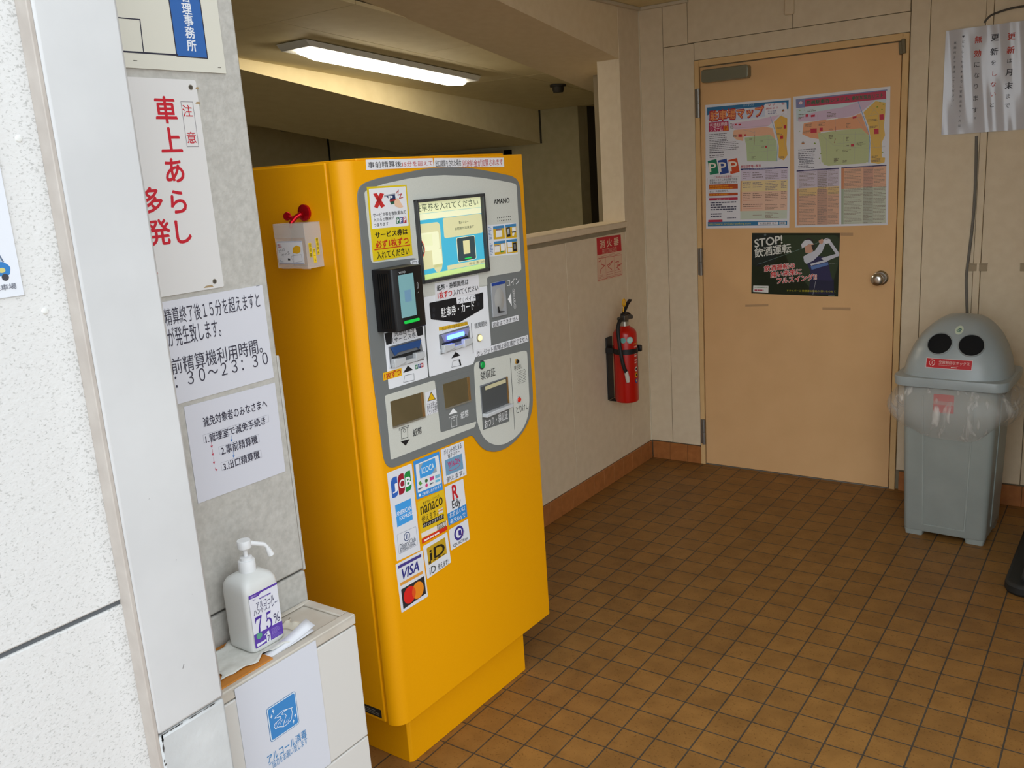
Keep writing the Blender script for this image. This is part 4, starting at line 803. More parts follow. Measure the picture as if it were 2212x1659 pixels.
def f(p):
    p.plate(q, '#d2d3dc', .0005); k = '#2e2a3c'
    p.text((-1.1819,1.1573,-1.0175,1.1775), '減免対象者のみなさまへ', k, .01)
    for bq, tr, s in (([(-1.1861,1.1422),(-1.0176,1.1411),(-1.0183,1.126),(-1.1869,1.1265)], (-1.1819,1.1228,-1.028,1.141), '1.管理室で減免手続き'), ([(-1.1539,1.1074),(-1.0502,1.1059),(-1.0501,1.0889),(-1.1539,1.0921)], (-1.1495,1.0877,-1.0552,1.107), '2.事前精算機'), ([(-1.154,1.0732),(-1.0497,1.0708),(-1.0496,1.054),(-1.1541,1.0568)], (-1.1496,1.0543,-1.0549,1.0725), '3.出口精算機')):
        p.loop(bq, .0005, '#9a98a4', 1); p.text(tr, s, k, .01)
    for x, y, c in ((482,1170,'#b84a5c'), (489,1222,'#b84a5c'), (498,1275,'#b84a5c'), (612,1128,'#3f78b8'), (627,1235,'#3f78b8')): pass
    for cc, c in (([(-1.1691,1.1237),(-1.1699,1.1104)], '#b84a5c'), ([(-1.1693,1.107),(-1.1701,1.0934)], '#b84a5c'), ([(-1.1692,1.0899),(-1.1702,1.0755)], '#b84a5c'), ([(-1.1197,1.123),(-1.1204,1.1097)], '#3f78b8'), ([(-1.1201,1.0882),(-1.1208,1.0746)], '#3f78b8')):
        p.line([cc[0], cc[1]], .0008, c, 1); e = cc[1]; p.poly([(e[0]-.003, e[1]+.005), (e[0]+.003, e[1]+.005), e], c, 2)
    e = [(-1.1692,1.0681),(-1.169,1.0628),(-1.1645,1.0627)]; p.line(e, .0008, '#b84a5c', 1); p.poly([(e[2][0], e[2][1]), (e[2][0]-.004, e[2][1]+.003), (e[2][0]-.004, e[2][1]-.003)], '#b84a5c', 2)
sheet('notice_paper', 'white paper with three boxed steps and small arrows, lowest on the sign wall', 'notice', FW, .0012, f)
q = [(-1.2438,1.142),(-1.2355,1.1402),(-1.2348,1.158),(-1.2394,1.1556)]
def f(p):
    z = q[0][1]; a = q[1][0]; p.plate([(a-.09, z), (a, z), (a-.002, z+.022), (a-.09, z+.03)], '#3c6688', .0005); p.rect(a-.05, z+.014, a-.003, z+.017, '#c8ccd0', 1)
sheet('wall_sticker', 'blue sticker edge on the sign wall peeping out beside the white column', 'sticker', FW, .001, f)
# poster on the rough wall at the frame edge
FR = PX(-.53)
q = [(-1.5851,1.6948),(-1.5918,1.4907)]
zb = [(-1.5918,1.4907)][0][1]; a1 = [(-1.5918,1.4907)][0][0]; zt = zb + .297
def f(p):
    p.plate([(a1-.21, zb), (a1, zb), (a1, zt), (a1-.21, zt)], '#dcdfe6', .0006)
    c = [(-1.6266,1.5311)][0]
    p.poly(smooth_poly([(c[0]-.05, c[1]-.010), (c[0]+.020, c[1]-.010), (c[0]+.023, c[1]+.002), (c[0]+.014, c[1]+.010), (c[0]-.05, c[1]+.010)], .004), '#2f78b8', 1); p.poly([(c[0]-.04, c[1]+.010), (c[0]+.012, c[1]+.010), (c[0]+.004, c[1]+.036), (c[0]-.03, c[1]+.036)], '#a8c0d4', 1)
    p.circ((c[0]+.010, c[1]-.002), .005, '#c8c07a', 2, .0035); p.circ((c[0]+.013, c[1]-.012), .005, '#3a3a44', 2); p.line([(c[0]+.004, c[1]+.036), (c[0]+.014, c[1]+.010)], .002, '#5a6a84', 2)
    t = (-1.6245,1.5021,-1.601,1.5152); p.text((t[0]-.02, t[1]-.001, t[2], t[1]+.0075), 'の駐車場', '#6a6c78', .01)
sheet('car_poster', 'white poster with a blue car on the rough entrance wall', 'poster', FR, .002, f)
for c in [(-1.558,1.7084),(-1.5656,1.4629)]:
    b = MB().lathe([(.0, 0), (.005, 0), (.004, .002), (.0, .003)], (-.53, c[0], c[1]), (1, 0, 0), n=12)
    tag(b.build('wall_plug', mat('#dcdcd8', .6)), 'small white wall plug in the rough entrance wall, ' + ('above the car poster corner' if c[1] > 1.6 else 'beside the lower poster corner'), 'plug', 'wall plugs')

# ================================================================== storage cabinet with the sanitizer
CX = -.585; CT = .687
cab = thing('storage_cabinet', 'narrow white plastic drawer cabinet standing against the sign wall', 'cabinet', (-.66, -1.17, 0))
M_CAB = mat('#d3d1cc', .45)
MB().box((-.738, -1.378, .012), (CX-.012, -.979, CT-.026)).build('carcass', M_CAB, cab, .004)
b = MB(); b.box((-.739, -1.38, CT-.024), (CX, -.976, CT-.006)); 
for lo, hi in (((-.739, -1.38, CT-.006), (-.727, -.976, CT)), ((-.608, -1.38, CT-.006), (CX, -.976, CT)), ((-.727, -1.38, CT-.006), (-.608, -1.365, CT)), ((-.727, -.998, CT-.006), (-.608, -.976, CT))): b.box(lo, hi)
b.build('cabinet_top', noisy('cabinet_top_plastic', '#bfb6a8', '#cdc7bc', 14, .5), cab, .0025)
for z0, z1 in ((.384, CT-.027), (.10, .381), (.015, .097)): MB().box((CX-.014, -1.379, z0), (CX, -.977, z1)).build('drawer', M_CAB, cab, .003)
q = [(-1.308,.6851),(-1.0959,.6786),(-1.0908,.3837)]
a0, zt = q[0]; a1 = q[1][0]; zt = (q[0][1]+q[1][1])/2; zb = zt - .297
def f(p):
    p.plate([(a0, zb), (a1, zb), (a1, zt), (a0, zt)], '#d2d5de', .0005); B = '#3c84c4'
    q = [(-1.244,.6029),(-1.1666,.6002),(-1.1655,.5257),(-1.2426,.5239)]; c0, c1 = (min(x[0] for x in q), min(x[1] for x in q)), (max(x[0] for x in q), max(x[1] for x in q))
    b0 = (q[2][1]+q[3][1])/2; b1 = (q[0][1]+q[1][1])/2; x0 = (q[0][0]+q[3][0])/2; x1 = (q[1][0]+q[2][0])/2
    p.poly(rrect(x0, b0, x1, b1, .006), '#2f6ca4', 1); p.poly(rrect(x0+.0012, b0+.0012, x1-.0012, b1-.0012, .005), '#cfdde8', 2); p.poly(rrect(x0+.0035, b0+.0035, x1-.0035, b1-.0035, .004), B, 3)
    for s in ([(-1.2276,.5886),(-1.2332,.5793),(-1.1747,.5487),(-1.1811,.5382)]):
        p.poly([(s[0], s[1]+.006), (s[0]+.001, s[1]+.001), (s[0]+.004, s[1]), (s[0]+.001, s[1]-.001), (s[0], s[1]-.006), (s[0]-.001, s[1]-.001), (s[0]-.004, s[1]), (s[0]-.001, s[1]+.001)], '#dfe8f0', 4)
    W = '#dfe8f0'
    p.line([(-1.1786,.5689),(-1.2048,.5765),(-1.2245,.5726),(-1.2259,.5711),(-1.212,.5673),(-1.2107,.5633),(-1.2273,.5597),(-1.2304,.5548),(-1.2276,.5485),(-1.2172,.547),(-1.2073,.5412),(-1.1979,.5413),(-1.1864,.5447),(-1.1811,.5585),(-1.1824,.5701)], .0013, W, 4)
    p.line([(-1.1917,.5731),(-1.2062,.572),(-1.2078,.5696),(-1.1995,.5661),(-1.1972,.5608),(-1.2039,.5526),(-1.2083,.5424)], .0012, W, 5)
    for l in ([(-1.2102,.5619),(-1.2189,.5554)], [(-1.2077,.5581),(-1.2158,.5509)], [(-1.2024,.5524),(-1.2063,.5473)], [(-1.1963,.5515),(-1.201,.5465)], [(-1.1901,.5513),(-1.1961,.5453)], [(-1.2228,.5593),(-1.2274,.5544)], [(-1.219,.5548),(-1.2243,.5499)]): p.line(l, .0010, W, 6)
    p.text((-1.2574,.4844,-1.1525,.5038), 'アルコール消毒', '#4a88bc', .02); p.text((-1.2563,.4682,-1.1521,.4853), 'ご協力をお願い致します', '#5a90c0', .004)
sheet('sanitizing_poster', 'white paper with a blue hand washing square taped to the white cabinet', 'poster', PX(CX), .0012, f)

# bottle
BC = (-.676, -1.172); bz0 = CT + .006
def rsq(hx, hy, z, r, k=5):
    return [(BC[0]+a, BC[1]+b, z) for a, b in rrect(-hx, -hy, hx, hy, r, k)]
bo = thing('sanitizer_bottle', 'white translucent pump bottle of hand sanitizer with a purple label', 'bottle', (*BC, bz0))
M_BOT = mat('#d5d6d3', .38, 0, .5); M_PUMP = mat('#e2e3e4', .4)
MB().loft([rsq(.038, .040, bz0+.001, .014), rsq(.0405, .043, bz0+.005, .014), rsq(.041, .0435, bz0+.012, .014), rsq(.041, .0435, bz0+.128, .014), rsq(.0395, .042, bz0+.142, .015), rsq(.034, .037, bz0+.152, .016), rsq(.022, .024, bz0+.159, .015), rsq(.0165, .0165, bz0+.162, .0162), rsq(.0165, .0165, bz0+.166, .0162)]).build('bottle_body', M_BOT, bo)
cz_ = bz0 + .158
pc = MB().lathe([(.0172, cz_), (.0178, cz_+.004), (.0172, cz_+.026), (.0165, cz_+.027), (.0125, cz_+.0275), (.0125, cz_+.034), (.0105, cz_+.035), (0, cz_+.035)], (*BC, 0), n=28).build('pump_collar', M_PUMP, bo)
MB().lathe([(.0048, cz_+.034), (.0048, cz_+.054)], (*BC, 0), n=16).build('pump_stem', M_PUMP, bo)
b = MB().lathe([(.0, cz_+.050), (.010, cz_+.050), (.0142, cz_+.054), (.0148, cz_+.066), (.0135, cz_+.070), (0, cz_+.0705)], (*BC, 0), n=24)
b.tube([(BC[0]+.004, BC[1]+.010, cz_+.061), (BC[0]+.010, BC[1]+.026, cz_+.054), (BC[0]+.014, BC[1]+.038, cz_+.049), (BC[0]+.016, BC[1]+.043, cz_+.042), (BC[0]+.0165, BC[1]+.045, cz_+.034)], [.0055, .0048, .0044, .0042, .004], 12)
b.tube([(BC[0]+.0162, BC[1]+.0445, cz_+.038), (BC[0]+.0175, BC[1]+.050, cz_+.022)], [.0052, .0072], 14)
b.build('pump_head', M_PUMP, bo)
p = Print(PX(-.6347), .0)
P1 = '#5a3aa0'
q = [(-1.2096,.8212),(-1.1361,.8213),(-1.1364,.705),(-1.2098,.7048)]
p.plate(smooth_poly(q, .003), '#dcdde6', .0003)
p.poly([(-1.2096,.8212),(-1.1361,.8213),(-1.1362,.8166),(-1.1792,.8169),(-1.1852,.812),(-1.2096,.8141)], P1, 1); p.greek(*(-1.2053,.8141,-1.1848,.8192), 1, '#a496cc', 2, .5); p.poly(smooth_poly([(-1.1845,.8069),(-1.1548,.8065),(-1.1547,.8036),(-1.1838,.8038)], .002), P1, 1)
p.greek(*(-1.1815,.8037,-1.1574,.8068), 1, '#cfc8e4', 2, .35); p.greek(*(-1.2012,.8061,-1.1906,.8109), 1, '#8a84a4', 2, .4)
p.text((-1.1943,.7871,-1.1482,.7997), 'アルコール', '#3f3a5e', .008); p.text((-1.203,.7747,-1.1408,.7878), 'ハンドスプレー', '#3f3a5e', .008)
def glyph(r, pts, l):
    p.poly([(r[0]+(r[2]-r[0])*x, r[1]+(r[3]-r[1])*y) for x, y in pts], '#4a2c96', l)
r7 = (-1.2026,.734,-1.185,.7703); glyph(r7, [(0, .66), (.05, .66), (.17, .80), (.30, .84), (.78, .84), (.42, .36), (.30, .10), (.36, .0), (.50, .0), (.56, .12), (.60, .38), (1, .93), (1, 1), (.06, 1)], 4)
r5 = (-1.176,.7323,-1.16,.7692); glyph(r5, [(.22, 1), (.94, 1), (.86, .86), (.28, .86)], 4); glyph(r5, [(.22, .98), (.29, .98), (.25, .50), (.16, .46)], 4.2)
arc = [math.radians(x) for x in range(148, -165, -13)]
glyph(r5, [(.44+.50*math.cos(x), .32+.32*math.sin(x)) for x in arc] + [(.36+.34*math.cos(x), .31+.255*math.sin(x)) for x in arc[::-1]], 4.4); glyph(r5, [(.08+.12*math.cos(x), .16+.075*math.sin(x)) for x in [i*.52 for i in range(12)]], 4.6)
p.text((-1.156,.7368,-1.14,.7576), '%', '#3f3a5e', -.002)
p.poly(smooth_poly([(-1.2095,.7356),(-1.1355,.7338),(-1.1364,.705),(-1.2098,.7048)], .002), P1, 1); c = [(-1.1967,.7287),(-1.1955,.7359)]; p.circ(c[0], abs(c[1][1]-c[0][1]), '#5a9c84', 2)
p.poly([(-1.18,.7226),(-1.1694,.7217),(-1.1702,.705),(-1.1807,.7052)], '#dcdde6', 3); p.poly([(-1.1769,.7287),(-1.1717,.7283),(-1.1714,.722),(-1.1769,.7223)], '#dcdde6', 3); p.poly([(-1.186,.7244),(-1.1765,.727),(-1.1764,.7252),(-1.1847,.7231)], '#dcdde6', 3); p.text((-1.1774,.7063,-1.1721,.719), '7', '#3a2a70', .03, 4)
p.poly(smooth_poly([(-1.2057,.714),(-1.1951,.7132),(-1.1825,.7137),(-1.1805,.7102),(-1.1874,.7089),(-1.2023,.7069),(-1.2058,.7083)], .002), '#dcdde6', 3); p.greek(*(-1.1653,.7155,-1.1421,.7285), 5, '#9a86cc', 2, .35); p.greek(*(-1.1662,.707,-1.1398,.7162), 4, '#8a74c4', 2, .3, seed=3)
p.build('bottle_label', bo)
# things under the bottle
def crumpled(name, label, cat, cx, cy, hx, hy, z, amp, m, seed, n=14, edge=.006):
    R = random.Random(seed); b = MB(); ph = [R.uniform(0, 6.28) for _ in range(6)]; vs = []; fs = []
    for i in range(n+1):
        for j in range(n+1):
            u, v = i/n*2-1, j/n*2-1; eb = max(abs(u), abs(v))
            x = cx + hx*u + (edge*math.sin(7*v+ph[0]) + edge*.6*math.sin(13*v+ph[1]))*(abs(u)**4); y = cy + hy*v + (edge*math.sin(6*u+ph[2]) + edge*.6*math.sin(11*u+ph[3]))*(abs(v)**4)
            lift = max(0, min(1, (eb-.45)/.4))
            zz = z + amp*lift*(.5 + .28*math.sin(9*u+ph[4]+3*v) + .22*math.sin(12*v+ph[5]-4*u)) + .0008
            vs.append((x, y, zz))
    for i in range(n):
        for j in range(n): fs.append((i*(n+1)+j, (i+1)*(n+1)+j, (i+1)*(n+1)+j+1, i*(n+1)+j+1))
    b.add(vs, fs, 0, True); o = b.build(name, m); s = o.modifiers.new('thickness', 'SOLIDIFY'); s.thickness = .0012; s.offset = 1
    return tag(o, label, cat)
wb = MB().box((-.735, -1.36, CT+.0002), (-.597, -1.200, CT+.0038)).build('wooden_board', noisy('orange_wood', '#b8742a', '#c88438', 8, .45, stretch=(6, 1, 1)))
tag(wb, 'orange wooden board lying on the white cabinet under the cloth', 'board')
crumpled('paper_cloth', 'crumpled white paper cloth spread under the sanitizer bottle', 'cloth', -.668, -1.205, .054, .098, CT+.0035, .006, noisy('soft_white_tissue', '#cfcec6', '#dad9d2', 60, .9, .4, bscale=90), 5, 16)
crumpled('tissue_pad', 'cream folded tissue on the cabinet top just behind the bottle', 'tissue', -.672, -1.098, .030, .032, CT-.005, .010, mat('#d9d2c2', .9), 9, 10, .004)
lf = MB()
for k, (dz, dy) in enumerate(((.000, 0), (.0035, .004))):
    n = 8; vs = []
    for i in range(n+1):
        t = i/n; y = -1.212 + .128*t + dy; up = .0006 + .014*t**2*(1 if k else .55) + dz*t
        vs += [(-.607+.008*t, y, CT+up), (-.625+.004*t, y-.004, CT+up+.002+.0105*t)]
    lf.add(vs, [(2*i, 2*i+1, 2*i+3, 2*i+2) for i in range(n)], 0, True)
o = lf.build('folded_leaflet', mat('#d6d7dc', .6)); s = o.modifiers.new('thickness', 'SOLIDIFY'); s.thickness = .0008
tag(o, 'thin folded white leaflet lying in front of the sanitizer bottle', 'leaflet')

# ================================================================== fire extinguisher and its plate
def f(p):
    p.plate([(1.6349,1.2805),(1.8846,1.2746),(1.8876,1.064),(1.6287,1.0654)], '#d9b79a', .001); R = '#c0202a'
    p.poly([(1.6349,1.2805),(1.8846,1.2746),(1.8879,1.1926),(1.6351,1.1961)], R, 1); p.text((1.663,1.2255,1.8599,1.2653), '消 火 器', '#e0bfa0', .03); p.text((1.6862,1.1954,1.8368,1.219), 'FIRE EXTINGUISHER', '#d8a890', 0)
    p.greek(*(1.6435,1.1766,1.8838,1.1889), 2, '#b06a58', 2, .3)
    p.line([(1.6361,1.1784),(1.8876,1.1716)], .0018, R, 2); p.line([(1.6306,1.0722),(1.8853,1.0709)], .0018, R, 2)
    for l in ([(1.6374,1.1782),(1.6319,1.072)], [(1.718,1.1768),(1.7143,1.0707)], [(1.8035,1.1737),(1.8019,1.071)], [(1.8876,1.1716),(1.8853,1.0709)]): p.line(l, .0016, R, 2)
    for k, l in enumerate(([(1.6476,1.1632),(1.6674,1.1672),(1.6722,1.1476),(1.7041,1.1375),(1.6636,1.1233),(1.6555,1.1052)], [(1.7303,1.1344),(1.7923,1.1529),(1.7639,1.1368),(1.739,1.1269),(1.7752,1.1096)], [(1.8186,1.1402),(1.8532,1.1427),(1.8377,1.1216),(1.8798,1.1264),(1.8301,1.1127),(1.8567,1.0996)])): p.line(l, .004, '#c04a40', 3)
    for r, s in (((1.6393,1.0764,1.7055,1.0977), 1), ((1.7239,1.0716,1.7924,1.1062), 2), ((1.8102,1.072,1.8769,1.1053), 3)): p.greek(*r, 3, '#c08070', 3, .3, seed=s)
sheet('extinguisher_sign', 'red and cream plate on the low wall above the fire extinguisher', 'sign', PX(LX), .002, f)
EX, EY, ER, EZ = -1.318, 1.712, .060, .450
ex = thing('fire_extinguisher', 'red fire extinguisher hanging on the low wall in the corner', 'fire extinguisher', (EX, EY, EZ))
M_EXT = mat('#b81408', .28, 0, .5)
zt = EZ + .375
MB().lathe([(.0, EZ), (ER-.004, EZ), (ER-.002, EZ+.003), (ER, EZ+.010), (ER, zt-.035), (ER*.96, zt-.020), (ER*.80, zt-.006), (ER*.5, zt+.006), (.026, zt+.010), (.024, zt+.012)], (EX, EY, 0), n=40).build('cylinder', M_EXT, ex)
MB().lathe([(.022, zt+.008), (.022, zt+.034), (.018, zt+.036), (0, zt+.036)], (EX, EY, 0), n=24).build('neck_ring', mat('#b4b0a6', .3, .8), ex)
vb = MB(); vb.box((EX-.014, EY-.022, zt+.034), (EX+.014, EY+.022, zt+.066)); vb.lathe([(.012, 0), (.012, .045)], (EX, EY+.008, zt+.05), (.35, .9, 0), n=14); vb.lathe([(.010, 0), (.010, .040)], (EX, EY-.008, zt+.052), (-.2, -.9, 0), n=14)
vb.build('valve', mat('#54504a', .4, .5), ex, .003)
hb = MB()
def barr(p, q, w, t, b=hb):
    p, q = Vector(p), Vector(q); d = (q-p).normalized(); sd = Vector((1, 0, 0)) if abs(d.x) < .9 else Vector((0, 1, 0)); sd = (sd - d*sd.dot(d)).normalized()*w; up = d.cross(sd).normalized()*t
    b.add([p+sd+up, p-sd+up, p-sd-up, p+sd-up, q+sd+up, q-sd+up, q-sd-up, q+sd-up], [(0,1,2,3),(4,7,6,5),(0,4,5,1),(1,5,6,2),(2,6,7,3),(3,7,4,0)])
barr((EX, EY-.020, zt+.070), (EX+.004, EY+.018, zt+.076), .011, .004); barr((EX+.004, EY+.018, zt+.076), (EX+.006, EY+.040, zt+.064), .011, .003); barr((EX, EY-.006, zt+.078), (EX+.006, EY+.026, zt+.118), .010, .003); barr((EX+.006, EY+.026, zt+.118), (EX+.008, EY+.058, zt+.135), .010, .003)
hb.build('squeeze_handle', mat('#1d1c1c', .4), ex, .0015)
rg = MB(); M_YR = mat('#d8a010', .4)
rings = []
for i in range(21):
    t = 2*math.pi*i/20; c = Vector((EX+.004, EY-.004 + .013*math.cos(t), zt+.128 + .017*math.sin(t))); o_ = Vector((0, math.cos(t), math.sin(t)))
    rings.append([tuple(c + o_*.0042*math.cos(s) + Vector((1, 0, 0))*.0042*math.sin(s)) for s in [2*math.pi*k/8 for k in range(8)]])
rg.loft(rings, 0, True, False); rg.tube([(EX+.002, EY-.006, zt+.108), (EX, EY-.008, zt+.082)], .0035, 8); rg.build('pull_ring', M_YR, ex)
HS = [(EX+.004, EY-.035, zt+.050), (EX+.004, EY-.058, zt+.042), (EX+.006, EY-.078, zt+.020), (EX+.008, EY-.084, zt-.02), (EX+.018, EY-.086, zt-.10), (EX+.028, EY-.082, zt-.17), (EX+.036, EY-.070, zt-.210)]
def spl(p, k=5):
    out = []
    for i in range(len(p)-1):
        a, b, c, d = [Vector(p[max(0, min(len(p)-1, i+j))]) for j in (-1, 0, 1, 2)]
        for s in range(k):
            t = s/k; out.append(.5*((2*b) + (c-a)*t + (2*a-5*b+4*c-d)*t*t + (3*b-a-3*c+d)*t**3))
    return out + [Vector(p[-1])]
MB().tube(spl(HS), .0095, 12).build('hose', mat('#1b1a1b', .5), ex)
MB().tube([(EX+.036, EY-.070, zt-.205), (EX+.040, EY-.064, zt-.240), (EX+.041, EY-.062, zt-.262)], [.010, .011, .0085], 14).build('nozzle', mat('#cfc8bc', .4), ex)
MB().lathe([(ER+.001, zt-.125), (ER+.0035, zt-.125), (ER+.0035, zt-.100), (ER+.001, zt-.100)], (EX, EY, 0), n=40, cap=False).build('strap', mat('#161516', .5), ex)
b = MB(); b.box((EX+.030, EY+.048, zt-.128), (EX+.060, EY+.070, zt-.095)); b.build('strap_buckle', mat('#161516', .4), ex, .004)
b = MB(); b.box((LX+.001, EY-.03, EZ-.0), (LX+.008, EY+.03, zt-.05)); b.box((LX+.008, EY-.045, zt-.126), (EX-.03, EY-.03, zt-.099)); b.box((LX+.008, EY+.03, zt-.126), (EX-.03, EY+.045, zt-.099)); b.box((LX+.008, EY-.028, EZ-.004), (EX+.0, EY+.028, EZ-.0005)); b.build('wall_bracket', mat('#232122', .5), ex, .002)
class CylPrint(Print):
    """print wrapped round the cylinder: a is the angle in radians times the radius"""
    def poly(s, p, col, l=1):
        n = 6; a0 = min(q[0] for q in p); a1 = max(q[0] for q in p)
        if a1 - a0 < .004: return Print.poly(s, p, col, l)
        for k in range(n):                                     # cut a wide rectangle into upright slices
            u0, u1 = k/n, (k+1)/n
            if len(p) == 4: Print.poly(s, [tuple(Vector(p[0]).lerp(Vector(p[1]), u0)), tuple(Vector(p[0]).lerp(Vector(p[1]), u1)), tuple(Vector(p[3]).lerp(Vector(p[2]), u1)), tuple(Vector(p[3]).lerp(Vector(p[2]), u0))], col, l)
            else: return Print.poly(s, p, col, l)
def EF(a, b, d): t = a/ER; return (EX + (ER+.0006+d)*math.cos(t), EY + (ER+.0006+d)*math.sin(t), b)
p = CylPrint(EF)
A0 = .012                                                       # arc position of the label beside the strip
p.rect(.020, EZ+.105, .046, EZ+.175, '#1a1718', 1); p.rect(.020, EZ+.18, .046, EZ+.30, '#1a1718', 1)
for k in range(4): p.rect(.024, EZ+.192+k*.0265, .043, EZ+.213+k*.0265, '#9a4038' if k < 3 else '#d0c8c0', 2)
p.rect(.026, EZ+.110, .040, EZ+.132, '#c8c4bc', 2); p.greek(.024, EZ+.138, .044, EZ+.168, 3, '#a09890', 2)
for k, c in enumerate(('#d8d0c8', '#d8a818', '#2a4a98')):
    cc = (-.006, EZ+.170-k*.030); p.circ(cc, .0115, c, 1); p.circ(cc, .006, '#2a2622' if k < 2 else '#c8b040', 2)
p.rect(-.022, EZ+.299, .016, EZ+.302, '#c89a20', 1)
for k in range(3): p.greek(-.017, EZ+.198+k*.034, .008, EZ+.222+k*.034, 2, '#d8b8b0', 2, .55, seed=k)
p.circ((-.040, EZ+.322), .0165, '#8fb8b0', 1); p.circ((-.040, EZ+.322), .012, '#b4d0c6', 2); p.circ((-.075, EZ+.322), .014, '#6aa49a', 1)
p.build('cylinder_labels', ex)

# ================================================================== posters on the door
FD_ = PY(DP)
def pr_lines(p, rects, col, fill=.42):
    for k, (r, n) in enumerate(rects): p.greek(*r, n, col, 3.5, fill, seed=k+2)
def car(p, x, y, s):
    p.poly(smooth_poly([(x-.5*s, y-.25*s), (x+.5*s, y-.25*s), (x+.5*s, y+.1*s), (x-.5*s, y+.1*s)], .1*s), '#c8834a', 4); p.poly(circ((x, y+.12*s), .38*s, 20, .42*s), '#8aa0b4', 3); p.poly(circ((x, y+.12*s), .43*s, 20, .48*s), '#a8a0a8', 2.5)
    p.poly([(x-.18*s, y-.05*s), (x+.18*s, y-.05*s), (x, y-.18*s)], '#8a2a2a', 5); p.circ((x-.34*s, y-.30*s), .11*s, '#38323a', 5); p.circ((x+.34*s, y-.30*s), .11*s, '#38323a', 5)
def tree(p, c, s): p.poly([(c[0]-s, c[1]-.4*s), (c[0]-.5*s, c[1]+.2*s), (c[0], c[1]+.7*s), (c[0]+.5*s, c[1]+.2*s), (c[0]+s, c[1]-.4*s)], '#7f9a2c', 5); p.rect(c[0]-.08*s, c[1]-.7*s, c[0]+.08*s, c[1]-.4*s, '#7a5a3a', 5)
PW = '#dcdce2'
def f(p):
    p.plate([(-1.0625,1.8821),(-.6329,1.8748),(-.6381,1.2616),(-1.0603,1.2685)], PW, .0004, .28) if False else p.plate([(-1.0614,1.8821),(-.6331,1.8746),(-.6377,1.2693),(-1.0667,1.2744)], PW, .0004, .28)
    p.poly([(-1.0527,1.8693),(-.6432,1.8657),(-.6441,1.8256),(-.6537,1.8245),(-.6538,1.8549),(-.7595,1.8547),(-.7683,1.8473),(-.8682,1.8482),(-.994,1.849),(-1.0384,1.8509),(-1.041,1.8341),(-1.0528,1.8319)], '#2f6f9c', 1); p.poly([(-1.0533,1.8319),(-.7529,1.8417),(-.7574,1.8009),(-.9323,1.7949),(-.935,1.7548),(-1.0531,1.8137)], '#c6d0e2', .5)
    p.text((-.8658,1.8553,-.8101,1.8684), 'パーキング', '#b8ccdc', 0); p.text((-1.0384,1.8015,-.765,1.8509), '駐車場マップ', '#b0303c', .075, 4, 0, 0); p.text((-1.0356,1.8043,-.7683,1.8485), '駐車場マップ', '#e2945c', .03, 5)
    p.poly(smooth_poly([(-.7584,1.8597),(-.6538,1.857),(-.6504,1.8028),(-.7578,1.8081)], .003), '#e2e0e8', 3); p.text((-.7442,1.8471,-.6612,1.8573), 'マナーを', '#b03050', .02); p.text((-.7529,1.8322,-.6933,1.8407), '高めよう', '#b03050', .02); p.text((-.7442,1.8196,-.7019,1.8265), '正しい駐車', '#3a4a86', .01); p.text((-.7431,1.8092,-.6997,1.8161), '駐車場へ', '#3a4a86', .01)
    c = [(-.6697,1.8198)][0]; car(p, c[0], c[1], .0115)
    p.poly(smooth_poly([(-1.0439,1.7968),(-.9415,1.7967),(-.9392,1.7488),(-1.0442,1.7516)], .004), '#b83058', 2); p.text((-1.0381,1.7738,-.9463,1.7931), '共通駐車券', '#ecd8e0', .01, 4); p.text((-1.0372,1.7512,-.9709,1.7737), 'システム', '#ecd8e0', .01, 4); p.poly([(-.9676,1.7734),(-.9429,1.7735),(-.9419,1.7522),(-.9669,1.752)], '#d87a1c', 3); p.text((-.9602,1.7548,-.9488,1.7707), 'P', '#b84a20', .02)
    p.poly(smooth_poly([(-.9347,1.7824),(-.7838,1.7907),(-.6878,1.803),(-.7399,1.7559),(-.8195,1.7394),(-.9098,1.7528)], .004), '#d8bcd0', 1); p.poly(smooth_poly([(-.9144,1.75),(-.753,1.7529),(-.7202,1.744),(-.7049,1.6848),(-.7399,1.7123),(-.8646,1.7154),(-.867,1.6944),(-.9034,1.7056),(-.9193,1.7217)], .003), '#e2b090', 1.5)
    p.poly(smooth_poly([(-.8601,1.7109),(-.7311,1.7137),(-.7005,1.6845),(-.696,1.5882),(-.8472,1.5973),(-.8513,1.67)], .003), '#b2c498', 2); p.poly(smooth_poly([(-.7137,1.7724),(-.6814,1.7984),(-.6492,1.7833),(-.65,1.7179),(-.653,1.6665),(-.6473,1.6144),(-.6656,1.5905),(-.6917,1.6047),(-.6896,1.6588),(-.7094,1.7535)], .003), '#e0b050', 2)
    p.line([(-.7311,1.7986),(-.7137,1.7476),(-.7006,1.7094),(-.694,1.6798),(-.6993,1.5884)], .0022, '#7ea8d0', 3)
    for l in ([(-.8512,1.6954),(-.7093,1.6913)], [(-.8423,1.6694),(-.7092,1.6653)], [(-.8402,1.6374),(-.7005,1.6407)], [(-.8083,1.7385),(-.8108,1.6714),(-.8199,1.6466)], [(-.7421,1.7083),(-.7443,1.5932)], [(-.7094,1.772),(-.6664,1.8093)], [(-.6878,1.7948),(-.6662,1.7438),(-.6593,1.6401)], [(-.9052,1.7588),(-.7399,1.758)], [(-.8644,1.7471),(-.8061,1.7299)]): p.line(l, .0009, '#a8a0a4', 3)
    p.line([(-.8084,1.7196),(-.8108,1.6883),(-.8119,1.6736)], .0014, '#8a3a2c', 4)
